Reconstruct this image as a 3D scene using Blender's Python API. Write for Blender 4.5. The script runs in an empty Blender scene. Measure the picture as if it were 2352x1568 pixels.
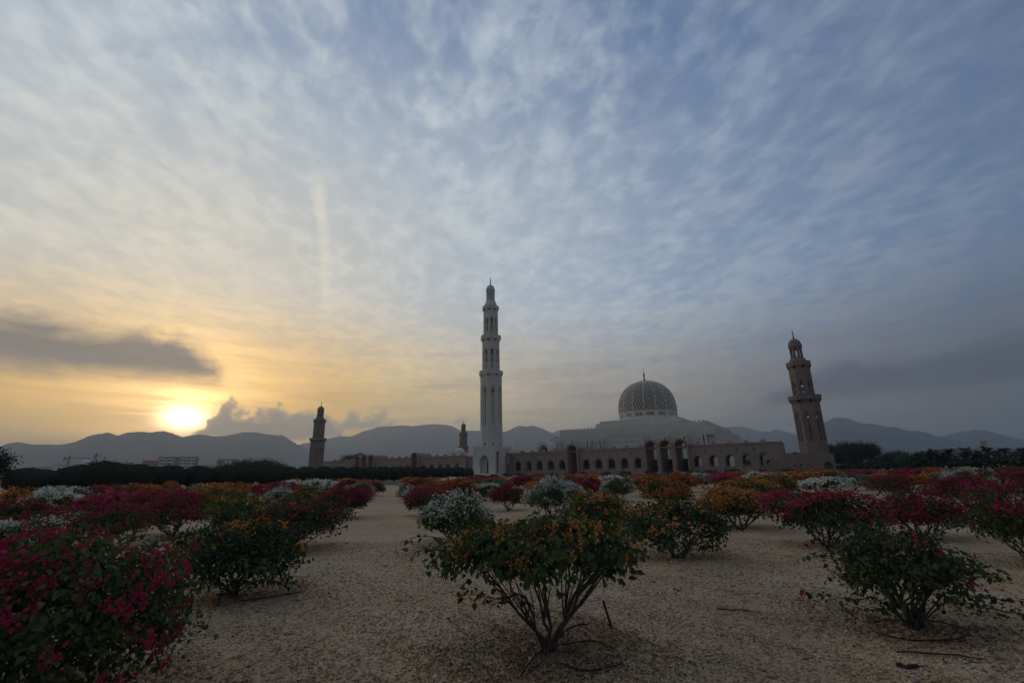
import bpy, bmesh, math, random
import numpy as np
from mathutils import Matrix, Vector
random.seed(7)
RNG = np.random.default_rng(7)
sc = bpy.context.scene
COL = sc.collection
R = math.radians

# ------------------------------------------------------------------ camera
cam_d = bpy.data.cameras.new('camera')
cam = bpy.data.objects.new('camera', cam_d)
COL.objects.link(cam)
sc.camera = cam
cam_d.sensor_width = 36.0
cam_d.lens = 1078.0 / 2352.0 * 36.0
cam_d.clip_start = 0.05
cam_d.clip_end = 40000.0
PITCH, ROLL = 0.2725, 0.0185
cam.matrix_world = (Matrix.Translation((0, 0, 1.6)) @ Matrix.Rotation(math.pi / 2 + PITCH, 4, 'X')
                    @ Matrix.Rotation(-ROLL, 4, 'Z'))

# ------------------------------------------------------------------ node helper
class NT:
    def __init__(self, tree):
        self.t = tree
    def new(self, kind, **kw):
        n = self.t.nodes.new(kind)
        for k, v in kw.items():
            setattr(n, k, v)
        return n
    def put(self, sock, v):
        if v is None:
            return
        if hasattr(v, 'is_linked') or isinstance(v, bpy.types.NodeSocket):
            self.t.links.new(v, sock)
        else:
            try:
                sock.default_value = v
            except Exception:
                sock.default_value = tuple(v) + (1.0,)
    def m(self, op, a, b=None, c=None, clamp=False):
        n = self.new('ShaderNodeMath', operation=op, use_clamp=clamp)
        self.put(n.inputs[0], a)
        if b is not None: self.put(n.inputs[1], b)
        if c is not None: self.put(n.inputs[2], c)
        return n.outputs[0]
    def v(self, op, a, b=None):
        n = self.new('ShaderNodeVectorMath', operation=op)
        self.put(n.inputs[0], a)
        if b is not None: self.put(n.inputs[1], b)
        return n.outputs['Value'] if op in ('DOT_PRODUCT', 'LENGTH') else n.outputs[0]
    def xyz(self, a):
        n = self.new('ShaderNodeSeparateXYZ'); self.put(n.inputs[0], a)
        return n.outputs
    def comb(self, x, y, z):
        n = self.new('ShaderNodeCombineXYZ')
        for s, q in zip(n.inputs, (x, y, z)): self.put(s, q)
        return n.outputs[0]
    def mix(self, f, a, b, mode='MIX'):
        n = self.new('ShaderNodeMix', data_type='RGBA', blend_type=mode)
        self.put(n.inputs[0], f)
        for s, q in ((n.inputs[6], a), (n.inputs[7], b)):
            if isinstance(q, (tuple, list)): q = tuple(q)[:3] + (1.0,)
            self.put(s, q)
        return n.outputs[2]
    def noise(self, vec, scale, detail=2.0, rough=0.5, dist=0.0, out=0):
        n = self.new('ShaderNodeTexNoise')
        self.put(n.inputs['Vector'], vec)
        n.inputs['Scale'].default_value = scale
        n.inputs['Detail'].default_value = detail
        n.inputs['Roughness'].default_value = rough
        n.inputs['Distortion'].default_value = dist
        return n.outputs[out]
    def ramp(self, f, stops, interp='LINEAR'):
        n = self.new('ShaderNodeValToRGB')
        n.color_ramp.interpolation = interp
        e = n.color_ramp.elements
        while len(e) > 1: e.remove(e[-1])
        e[0].position = stops[0][0]; e[0].color = tuple(stops[0][1])[:3] + (1.0,)
        for p, c in stops[1:]:
            x = e.new(p); x.color = tuple(c)[:3] + (1.0,)
        self.put(n.inputs[0], f)
        return n.outputs[0]
    def smooth(self, x, lo, hi):
        n = self.new('ShaderNodeMapRange', interpolation_type='SMOOTHSTEP')
        self.put(n.inputs[0], x)
        self.put(n.inputs[1], lo); self.put(n.inputs[2], hi)
        n.inputs[3].default_value = 0.0; n.inputs[4].default_value = 1.0
        return n.outputs[0]

def lin(*c):
    return tuple((x / 255 / 12.92) if x / 255 <= .04045 else ((x / 255 + .055) / 1.055) ** 2.4 for x in c)

# ------------------------------------------------------------------ sky
SUN_AZ, SUN_EL = R(-35.0), R(5.7)
SUN = Vector((math.sin(SUN_AZ) * math.cos(SUN_EL), math.cos(SUN_AZ) * math.cos(SUN_EL), math.sin(SUN_EL)))
world = bpy.data.worlds.new('World')
sc.world = world
world.use_nodes = True
wn = NT(world.node_tree)
bg = world.node_tree.nodes['Background']

def build_sky():
    w = wn
    sky = w.new('ShaderNodeTexSky', sky_type='NISHITA', sun_disc=False)
    sky.sun_elevation = SUN_EL
    sky.sun_rotation = SUN_AZ
    sky.air_density = 1.0; sky.dust_density = 0.4; sky.ozone_density = 3.0
    clear = w.mix(1.0, sky.outputs[0], (0.150, 0.182, 0.236), 'MULTIPLY')
    D = w.new('ShaderNodeTexCoord').outputs['Generated']
    x, y, z = w.xyz(D)
    deg = 180 / math.pi
    el = w.m('MULTIPLY', w.m('ARCSINE', z), deg)
    az = w.m('MULTIPLY', w.m('ARCTAN2', x, y), deg)
    T = w.m('MULTIPLY', w.m('ARCCOSINE', w.m('MINIMUM', w.v('DOT_PRODUCT', D, SUN), 0.99999)), deg)
    tn = w.m('DIVIDE', T, 120.0)
    low = w.ramp(tn, [(0, (2.2, 1.30, .36)), (.03, (1.80, 1.05, .27)), (.07, (1.48, .84, .15)), (.12, (1.22, .71, .15)),
                      (.18, (1.05, .72, .28)), (.27, (.78, .61, .36)), (.36, (.55, .46, .335)), (.45, (.375, .33, .27)), (.52, (.265, .24, .215)),
                      (.67, (.145, .14, .142)), (.85, (.14, .14, .15)), (1, (.14, .142, .155))])
    high = w.ramp(tn, [(0, (1.0, .84, .52)), (.10, (.90, .80, .61)), (.15, (.80, .745, .62)), (.22, (.69, .70, .66)), (.30, (.585, .64, .665)),
                       (.42, (.475, .55, .62)), (.54, (.305, .385, .495)), (.69, (.18, .245, .35)), (.85, (.195, .215, .265)), (1, (.20, .21, .24))])
    veil = w.mix(w.smooth(el, 6.5, 22.0), low, high)
    # high altocumulus sheet, seen in perspective
    zz = w.m('ADD', w.m('MAXIMUM', z, 0.0), 0.10)
    px = w.m('DIVIDE', x, zz); py = w.m('DIVIDE', y, zz)
    P1 = w.comb(w.m('MULTIPLY', px, 1.45), w.m('MULTIPLY', py, 1.0), 0.3)
    P2 = w.comb(w.m('MULTIPLY', px, 1.0), w.m('MULTIPLY', py, 0.55), 4.2)
    P3 = w.comb(w.m('ADD', w.m('MULTIPLY', px, 1.25), w.m('MULTIPLY', py, 0.2)), w.m('MULTIPLY', py, 0.95), 1.7)
    nbig = w.noise(P2, 1.5, 3.0, .5, .2)
    nmid = w.noise(P1, 5.6, 5.0, .55, .25)
    nfin = w.noise(P3, 13.0, 5.0, .55, .3)
    n = w.m('ADD', w.m('ADD', w.m('MULTIPLY', nbig, .24), w.m('MULTIPLY', nmid, .40)), w.m('MULTIPLY', nfin, .36))
    cover = w.smooth(n, .375, .645)
    # thin towards the away side, thick towards the sun and the horizon
    thick = w.m('ADD', w.smooth(T, 72.0, 18.0), w.m('MULTIPLY', w.smooth(el, 22.0, 6.0), .9), clamp=True)
    base = w.m('ADD', .16, w.m('ADD', w.m('MULTIPLY', thick, .26), w.m('MULTIPLY', w.smooth(el, 59.0, 28.0), .48)))
    alpha = w.m('ADD', base, w.m('MULTIPLY', cover, w.m('SUBTRACT', 1.0, base)))
    shade = w.m('ADD', .89, w.m('MULTIPLY', cover, .17))
    veil = w.mix(1.0, veil, w.comb(shade, shade, shade), 'MULTIPLY')
    col = w.mix(alpha, clear, veil)
    # long low streaks near the horizon
    A = w.comb(w.m('MULTIPLY', az, .035), w.m('MULTIPLY', el, .42), 0.0)
    st = w.noise(A, 1.6, 4.0, .55, .5)
    stm = w.m('MULTIPLY', w.smooth(st, .47, .66), w.m('MULTIPLY', w.smooth(el, 20.0, 9.0), .34))
    col = w.mix(stm, col, w.mix(1.0, col, (.55, .56, .62), 'MULTIPLY'))
    # sun glow behind thin cloud
    sg = w.noise(w.comb(w.m('MULTIPLY', az, .06), w.m('MULTIPLY', el, 1.0), 3.0), .9, 3.0, .5, .6)
    brk = w.m('ADD', .45, w.m('MULTIPLY', w.smooth(sg, .36, .60), .75))
    def gauss(a0, e0, wa, we):
        qa = w.m('DIVIDE', w.m('SUBTRACT', az, a0), wa); qe = w.m('DIVIDE', w.m('SUBTRACT', el, e0), we)
        r2 = w.m('ADD', w.m('MULTIPLY', qa, qa), w.m('MULTIPLY', qe, qe))
        return w.m('EXPONENT', w.m('MULTIPLY', r2, -1.0))
    g1 = gauss(-35.0, 5.75, 1.7, 1.08)
    g2 = gauss(-34.5, 7.75, 2.5, .75)
    g3 = w.m('POWER', w.m('MAXIMUM', w.v('DOT_PRODUCT', D, SUN), 0.0), 110.0)
    gl = w.mix(1.0, w.comb(1.0, .86, .55), w.comb(*([w.m('MULTIPLY', g1, 7.5)] * 3)), 'MULTIPLY')
    gm = w.m('MULTIPLY', w.m('ADD', w.m('MULTIPLY', g3, 1.0), w.m('MULTIPLY', g2, 2.3)), brk)
    gl2 = w.mix(1.0, w.comb(1.0, .58, .19), w.comb(gm, gm, gm), 'MULTIPLY')
    col = w.mix(1.0, w.mix(1.0, col, gl, 'ADD'), gl2, 'ADD')
    # cumulus banks low over the hills
    C = w.comb(w.m('MULTIPLY', az, .42), w.m('MULTIPLY', el, .40), 7.4)
    cn = w.noise(C, 1.1, 7.0, .56, .2)
    def bank(a0, a1, top, bot, amp, soft, dark, strength, noise=cn, base_amp=0.6, rim=None, rimw=1.1):
        rim = rim or dark
        mid, half = (a0 + a1) / 2, (a1 - a0) / 2
        ax = w.m('DIVIDE', w.m('ABSOLUTE', w.m('SUBTRACT', az, mid)), half)
        env = w.m('SUBTRACT', 1.0, w.smooth(ax, .55, 1.08))
        off = w.m('MULTIPLY', w.m('SUBTRACT', noise, .5), amp)
        up = w.m('ADD', w.m('SUBTRACT', top, el), off)
        up = w.m('ADD', up, w.m('MULTIPLY', w.m('SUBTRACT', env, 1.0), 3.2))
        dn = w.m('ADD', w.m('SUBTRACT', el, bot), w.m('MULTIPLY', off, base_amp))
        k = w.m('MULTIPLY', w.smooth(up, -soft, soft), w.smooth(dn, -soft, soft))
        k = w.m('MULTIPLY', w.m('MULTIPLY', k, w.smooth(env, 0.0, .35)), strength)
        body = w.smooth(up, 0.0, rimw)
        tone = w.m('ADD', .86, w.m('MULTIPLY', w.m('SUBTRACT', noise, .35), .55))
        inner = w.mix(1.0, dark, w.comb(tone, tone, tone), 'MULTIPLY')
        return k, w.mix(body, rim, inner)
    cn2 = w.noise(w.comb(w.m('MULTIPLY', az, .16), w.m('MULTIPLY', el, .30), 2.0), 1.3, 6.0, .58, .25)
    for k, dark in (bank(-34.6, -19.0, 7.0, 4.0, 6.4, .42, (.36, .315, .27), .90, cn, .25, (.78, .56, .32), 1.3),
                    bank(-20.5, -13.0, 6.9, 5.1, 6.2, .5, (.38, .345, .305), .78, cn, .3, (.62, .50, .36), 1.2),
                    bank(-7.6, -4.4, 6.4, 5.6, 4.6, .4, (.30, .285, .27), .55),
                    bank(-57.0, -31.5, 13.5, 9.5, 4.4, 1.35, (.235, .212, .195), .93, cn2, .6),
                    bank(27.0, 66.0, 9.8, 6.6, 4.8, .9, (.088, .10, .135), .78, cn2, .5)):
        col = w.mix(k, col, dark)
    # old vapour trail
    d0 = Vector((math.sin(R(-25.1)) * math.cos(R(33.5)), math.cos(R(-25.1)) * math.cos(R(33.5)), math.sin(R(33.5))))
    d1 = Vector((math.sin(R(-22.4)) * math.cos(R(16.5)), math.cos(R(-22.4)) * math.cos(R(16.5)), math.sin(R(16.5))))
    nrm = d0.cross(d1).normalized()
    wob = w.m('MULTIPLY', w.m('SUBTRACT', w.noise(w.comb(el, 0.0, 0.0), .35, 3.0), .5), .020)
    dd = w.m('ABSOLUTE', w.m('ADD', w.v('DOT_PRODUCT', D, nrm), wob))
    tr = w.m('MULTIPLY', w.smooth(dd, .017, .0), w.m('MULTIPLY', w.smooth(el, 34.0, 31.0), w.smooth(el, 15.0, 20.0)))
    tr = w.m('MULTIPLY', tr, w.m('MULTIPLY', w.smooth(w.v('DOT_PRODUCT', D, d0), .80, .9), .38))
    tr = w.m('MULTIPLY', tr, w.m('ADD', .35, w.noise(w.comb(el, az, 0.0), .45, 3.0)))
    col = w.mix(tr, col, (1.0, .92, .68))
    return col
world.node_tree.links.new(build_sky(), bg.inputs[0])
bg.inputs[1].default_value = 1.0
world.cycles.sampling_method = 'MANUAL'
world.cycles.sample_map_resolution = 512

sun_d = bpy.data.lights.new('sun', 'SUN')
sun_d.energy = 0.24
sun_d.angle = R(6.0)
sun_d.color = (1.0, .66, .34)
sun_o = bpy.data.objects.new('sun', sun_d)
COL.objects.link(sun_o)
sun_o.rotation_euler = SUN.to_track_quat('Z', 'Y').to_euler()

vs = sc.view_settings
vs.view_transform = 'Standard'; vs.look = 'None'; vs.gamma = 1.0; vs.use_curve_mapping = False
vs.exposure = 0.0
sc.render.engine = 'CYCLES'
sc.cycles.use_denoising = True
sc.cycles.max_bounces = 6
sc.cycles.diffuse_bounces = 3
sc.cycles.transmission_bounces = 4
sc.cycles.transparent_max_bounces = 8
sc.cycles.volume_bounces = 0
sc.cycles.sample_clamp_indirect = 4.0

# ------------------------------------------------------------------ materials
MATS = {}
def mat(name):
    m = bpy.data.materials.new(name)
    m.use_nodes = True
    MATS[name] = m
    nt = NT(m.node_tree)
    b = m.node_tree.nodes['Principled BSDF']
    return m, nt, b
def bumpto(nt, b, h, strength, dist):
    n = nt.new('ShaderNodeBump')
    n.inputs['Strength'].default_value = strength
    n.inputs['Distance'].default_value = dist
    nt.put(n.inputs['Height'], h)
    nt.put(b.inputs['Normal'], n.outputs[0])

def stone(name, c1, c2, course=.5, rough=.85):
    m, nt, b = mat(name)
    tc = nt.new('ShaderNodeTexCoord').outputs['Object']
    n1 = nt.noise(tc, .22, 5.0, .6)
    n2 = nt.noise(tc, 2.5, 4.0, .6)
    x, y, z = nt.xyz(tc)
    # ashlar courses: slight tone change per course, thin joints
    zc = nt.m('DIVIDE', z, course)
    row = nt.m('FLOOR', zc)
    rn = nt.new('ShaderNodeTexWhiteNoise', noise_dimensions='1D'); nt.put(rn.inputs['W'], row)
    along = nt.m('ADD', nt.m('ADD', x, y), nt.m('MULTIPLY', rn.outputs[0], 3.0))
    bn = nt.new('ShaderNodeTexWhiteNoise', noise_dimensions='2D')
    nt.put(bn.inputs['Vector'], nt.comb(nt.m('FLOOR', nt.m('DIVIDE', along, course * 2.1)), row, 0.0))
    f = nt.m('ADD', nt.m('MULTIPLY', n1, .5), nt.m('ADD', nt.m('MULTIPLY', n2, .2), nt.m('MULTIPLY', bn.outputs[0], .3)))
    col = nt.mix(nt.smooth(f, .25, .75), c1, c2)
    # rain streaks
    stv = nt.noise(nt.comb(nt.m('MULTIPLY', x, 1.3), nt.m('MULTIPLY', y, 1.3), nt.m('MULTIPLY', z, .07)), 1.5, 4.0, .6)
    col = nt.mix(nt.m('MULTIPLY', nt.smooth(stv, .57, .78), .20), col, tuple(v * .55 for v in c1))
    fr = nt.m('FRACT', zc)
    joint = nt.m('GREATER_THAN', fr, .965)
    col = nt.mix(nt.m('MULTIPLY', joint, .35), col, tuple(v * .5 for v in c1))
    nt.put(b.inputs['Base Color'], col)
    b.inputs['Roughness'].default_value = rough
    bumpto(nt, b, nt.m('SUBTRACT', n2, nt.m('MULTIPLY', joint, .6)), .35, .05)
    return m
M_WHITE = stone('pale_limestone', (.62, .56, .45), (.70, .635, .515), .55)
M_PINK = stone('buff_sandstone', (.295, .20, .145), (.38, .268, .20), .5)
M_BROWN = stone('brown_sandstone', (.225, .150, .110), (.295, .205, .155), .5)
M_PINKD = stone('red_brown_sandstone', (.26, .165, .12), (.34, .225, .17), .45)

def simple(name, c, rough=.7, metal=0.0, c2=None, scale=3.0):
    m, nt, b = mat(name)
    tc = nt.new('ShaderNodeTexCoord').outputs['Object']
    n = nt.noise(tc, scale, 4.0, .6)
    nt.put(b.inputs['Base Color'], nt.mix(nt.smooth(n, .3, .7), c, c2 or tuple(v * .75 for v in c)))
    b.inputs['Roughness'].default_value = rough
    b.inputs['Metallic'].default_value = metal
    return m
M_DARKWOOD = simple('dark_carved_wood', (.035, .026, .02), .6)
M_GOLD = simple('gilded_tile', (.40, .22, .085), .45, .1, (.30, .16, .06), 1.2)
M_BRONZE = simple('finial_bronze', (.12, .055, .02), .4, .6)
M_HOSE = simple('black_rubber', (.012, .012, .012), .5)
M_BARK = simple('grey_brown_bark', (.12, .095, .075), .9, 0, (.06, .045, .035), 25.0)
M_TWIG = simple('dry_twig_bark', (.05, .038, .03), .9, 0, (.03, .022, .018), 20.0)
M_CONC = simple('grey_concrete', (.22, .21, .20), .85, 0, (.17, .165, .16), 2.0)
M_WPLASTER = simple('white_plaster', (.74, .73, .70), .8, 0, (.66, .65, .63), .5)
M_RPLASTER = simple('terracotta_plaster', (.42, .21, .14), .85, 0, (.35, .175, .12), .4)
M_TPLASTER = simple('tan_plaster', (.44, .36, .28), .85, 0, (.38, .31, .24), .4)
M_GLASS = simple('dark_window_glass', (.03, .035, .04), .15)
M_CRANE = simple('crane_red_paint', (.22, .12, .10), .6)
M_PAVE = simple('pale_paving', (.36, .33, .29), .85, 0, (.29, .265, .235), .8)
M_SIGNW = simple('white_marble', (.66, .66, .63), .6)

def leafmat(name, c1, c2, c3=None, trans=.35, rough=.5):
    m, nt, b = mat(name)
    nt.t.nodes.remove(b)
    out = nt.t.nodes['Material Output']
    isl = nt.new('ShaderNodeNewGeometry').outputs['Random Per Island']
    oi = nt.new('ShaderNodeObjectInfo').outputs['Random']
    st = [(0.0, c1), (.62, c2)] + ([(.93, c2), (1.0, c3)] if c3 else [(1.0, c2)])
    col = nt.ramp(isl, st)
    hsv = nt.new('ShaderNodeHueSaturation')
    nt.put(hsv.inputs['Value'], nt.m('ADD', .8, nt.m('MULTIPLY', oi, .4)))
    nt.put(hsv.inputs['Color'], col)
    col = hsv.outputs[0]
    d = nt.new('ShaderNodeBsdfDiffuse'); nt.put(d.inputs[0], col)
    t = nt.new('ShaderNodeBsdfTranslucent'); nt.put(t.inputs[0], col)
    g = nt.new('ShaderNodeBsdfGlossy'); g.inputs['Roughness'].default_value = rough
    g.inputs['Color'].default_value = (.8, .8, .8, 1)
    a = nt.new('ShaderNodeMixShader'); a.inputs[0].default_value = trans
    nt.t.links.new(d.outputs[0], a.inputs[1]); nt.t.links.new(t.outputs[0], a.inputs[2])
    c = nt.new('ShaderNodeMixShader'); c.inputs[0].default_value = .035
    nt.t.links.new(a.outputs[0], c.inputs[1]); nt.t.links.new(g.outputs[0], c.inputs[2])
    nt.t.links.new(c.outputs[0], out.inputs[0])
    return m
M_LEAF = leafmat('bougainvillea_leaf', (.036, .064, .012), (.078, .116, .017), (.24, .25, .035), .45)
M_LEAFD = leafmat('bougainvillea_leaf_dark', (.024, .044, .010), (.050, .078, .014), (.14, .14, .025), .42)
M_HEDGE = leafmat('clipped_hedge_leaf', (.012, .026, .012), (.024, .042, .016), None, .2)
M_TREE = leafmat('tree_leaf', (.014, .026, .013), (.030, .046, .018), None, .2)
M_TREEG = leafmat('grey_green_leaf', (.055, .072, .045), (.085, .10, .062), None, .2)
M_PALM = leafmat('palm_frond', (.030, .045, .024), (.055, .068, .034), None, .2)
M_GREY = leafmat('sage_leaf', (.10, .13, .095), (.16, .19, .14), None, .25)
FL = {
    'magenta': leafmat('magenta_bract', (.27, .010, .045), (.46, .026, .085), (.56, .08, .13), .45),
    'crimson': leafmat('crimson_bract', (.26, .010, .030), (.42, .018, .045), None, .45),
    'red': leafmat('red_bract', (.42, .016, .020), (.58, .035, .028), (.6, .10, .04), .45),
    'orange': leafmat('orange_bract', (.45, .145, .022), (.66, .25, .05), (.74, .40, .13), .45),
    'rust': leafmat('rust_orange_bract', (.38, .065, .016), (.52, .13, .025), None, .45),
    'white': leafmat('white_bract', (.60, .61, .47), (.80, .79, .68), (.45, .52, .28), .4),
}

def ground_material():
    m, nt, b = mat('gravel_ground')
    tc = nt.new('ShaderNodeTexCoord').outputs['Object']
    vo = nt.new('ShaderNodeTexVoronoi'); vo.inputs['Scale'].default_value = 55.0
    nt.put(vo.inputs['Vector'], tc)
    r = nt.xyz(vo.outputs['Color'])[0]
    peb = nt.ramp(r, [(0, (0.274, 0.168, 0.083)), (.25, (0.463, 0.292, 0.148)), (.5, (0.609, 0.393, 0.208)), (.75, (0.735, 0.520, 0.298)), (.92, (0.463, 0.385, 0.253)), (1, (0.760, 0.744, 0.520))])
    big = nt.noise(tc, .55, 5.0, .6)
    med = nt.noise(tc, 4.0, 5.0, .62)
    col = nt.mix(nt.m('MULTIPLY', nt.smooth(big, .42, .62), .62), peb, (0.504, 0.301, 0.145))
    col = nt.mix(nt.m('MULTIPLY', nt.smooth(med, .54, .70), .6), col, (0.315, 0.156, 0.057))
    wide = nt.noise(tc, .17, 4.0, .6)
    col = nt.mix(nt.m('MULTIPLY', nt.smooth(wide, .42, .62), .32), col, (0.287, 0.198, 0.127))
    # darker olive and brown tones on the far ground
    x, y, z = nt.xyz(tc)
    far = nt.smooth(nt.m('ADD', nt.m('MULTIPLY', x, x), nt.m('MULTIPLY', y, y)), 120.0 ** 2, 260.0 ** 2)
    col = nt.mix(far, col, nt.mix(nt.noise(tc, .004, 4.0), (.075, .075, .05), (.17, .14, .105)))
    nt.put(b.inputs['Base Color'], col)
    b.inputs['Roughness'].default_value = .92
    h = nt.m('ADD', nt.m('MULTIPLY', vo.outputs['Distance'], -1.0), nt.m('MULTIPLY', med, .6))
    bumpto(nt, b, h, .8, .018)
    return m
M_GROUND = ground_material()

def pebble_material():
    m, nt, b = mat('gravel_stone')
    isl = nt.new('ShaderNodeNewGeometry').outputs['Random Per Island']
    col = nt.ramp(isl, [(0, (0.251, 0.150, 0.075)), (.2, (0.442, 0.274, 0.140)), (.45, (0.629, 0.413, 0.223)), (.62, (0.756, 0.520, 0.290)), (.74, (0.504, 0.193, 0.063)),
                        (.80, (0.442, 0.375, 0.253)), (.92, (0.714, 0.595, 0.385)), (1, (0.760, 0.744, 0.608))])
    pos = nt.new('ShaderNodeNewGeometry').outputs['Position']
    big = nt.noise(pos, .55, 5.0, .6); wide = nt.noise(pos, .17, 4.0, .6); med = nt.noise(pos, 4.0, 5.0, .62)
    col = nt.mix(nt.m('MULTIPLY', nt.smooth(big, .42, .62), .45), col, (0.325, 0.207, 0.122))
    col = nt.mix(nt.m('MULTIPLY', nt.smooth(med, .54, .70), .55), col, (0.184, 0.101, 0.047))
    col = nt.mix(nt.m('MULTIPLY', nt.smooth(wide, .42, .62), .32), col, (0.287, 0.198, 0.127))
    nt.put(b.inputs['Base Color'], col)
    b.inputs['Roughness'].default_value = .85
    return m
M_PEBBLE = pebble_material()
def litter_material():
    m, nt, b = mat('fallen_petals')
    isl = nt.new('ShaderNodeNewGeometry').outputs['Random Per Island']
    col = nt.ramp(isl, [(0, (.10, .05, .025)), (.3, (.22, .10, .04)), (.55, (.34, .16, .05)), (.72, (.40, .20, .08)), (.82, (.09, .10, .04)), (.93, (.30, .04, .09)), (1, (.45, .42, .35))], 'CONSTANT')
    nt.put(b.inputs['Base Color'], col)
    b.inputs['Roughness'].default_value = .9
    return m
M_LITTER = litter_material()
def lawn_material():
    m, nt, b = mat('lawn_grass')
    tc = nt.new('ShaderNodeTexCoord').outputs['Object']
    n = nt.noise(tc, .3, 6.0, .65); n2 = nt.noise(tc, 14.0, 3.0, .6)
    nt.put(b.inputs['Base Color'], nt.mix(nt.smooth(nt.m('ADD', nt.m('MULTIPLY', n, .6), nt.m('MULTIPLY', n2, .4)), .35, .65), (.035, .062, .02), (.075, .105, .035)))
    b.inputs['Roughness'].default_value = .95
    bumpto(nt, b, n2, .8, .05)
    return m
M_LAWN = lawn_material()
def rock_material():
    m, nt, b = mat('mountain_rock')
    tc = nt.new('ShaderNodeTexCoord').outputs['Object']
    n = nt.noise(tc, .004, 6.0, .62); n2 = nt.noise(tc, .025, 5.0, .6)
    nt.put(b.inputs['Base Color'], nt.mix(nt.smooth(nt.m('ADD', nt.m('MULTIPLY', n, .6), nt.m('MULTIPLY', n2, .4)), .32, .68), (.055, .048, .045), (.145, .125, .108)))
    b.inputs['Roughness'].default_value = .95
    bumpto(nt, b, nt.m('ADD', n, nt.m('MULTIPLY', n2, .5)), 1.0, 60.0)
    return m
M_ROCK = rock_material()

# ------------------------------------------------------------------ mesh helpers
def tag(o, label=None, cat=None, group=None, kind=None):
    if label: o['label'] = label
    if cat: o['category'] = cat
    if group: o['group'] = group
    if kind: o['kind'] = kind
    return o
def empty(name, loc=(0, 0, 0), rz=0.0):
    o = bpy.data.objects.new(name, None)
    o.empty_display_size = .2
    o.location = loc; o.rotation_euler = (0, 0, rz)
    COL.objects.link(o)
    return o
def link(name, me, material=None, parent=None):
    o = bpy.data.objects.new(name, me)
    COL.objects.link(o)
    if material is not None and not me.materials:
        me.materials.append(material)
    if parent is not None: o.parent = parent
    return o
def objmat(o, m):
    if not o.data.materials: o.data.materials.append(m)
    o.material_slots[0].link = 'OBJECT'
    o.material_slots[0].material = m
def npmesh(name, V, F, smooth=False):
    """V (n,3) float, F (m,k) int - all faces with k corners"""
    me = bpy.data.meshes.new(name)
    V = np.asarray(V, dtype=np.float32); F = np.asarray(F, dtype=np.int32)
    n, (mm, k) = len(V), F.shape
    me.vertices.add(n); me.vertices.foreach_set('co', V.ravel())
    me.loops.add(mm * k); me.loops.foreach_set('vertex_index', F.ravel())
    me.polygons.add(mm); me.polygons.foreach_set('loop_start', np.arange(0, mm * k, k, dtype=np.int32))
    if smooth: me.polygons.foreach_set('use_smooth', np.ones(mm, dtype=bool))
    me.update(calc_edges=True)
    return me

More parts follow.
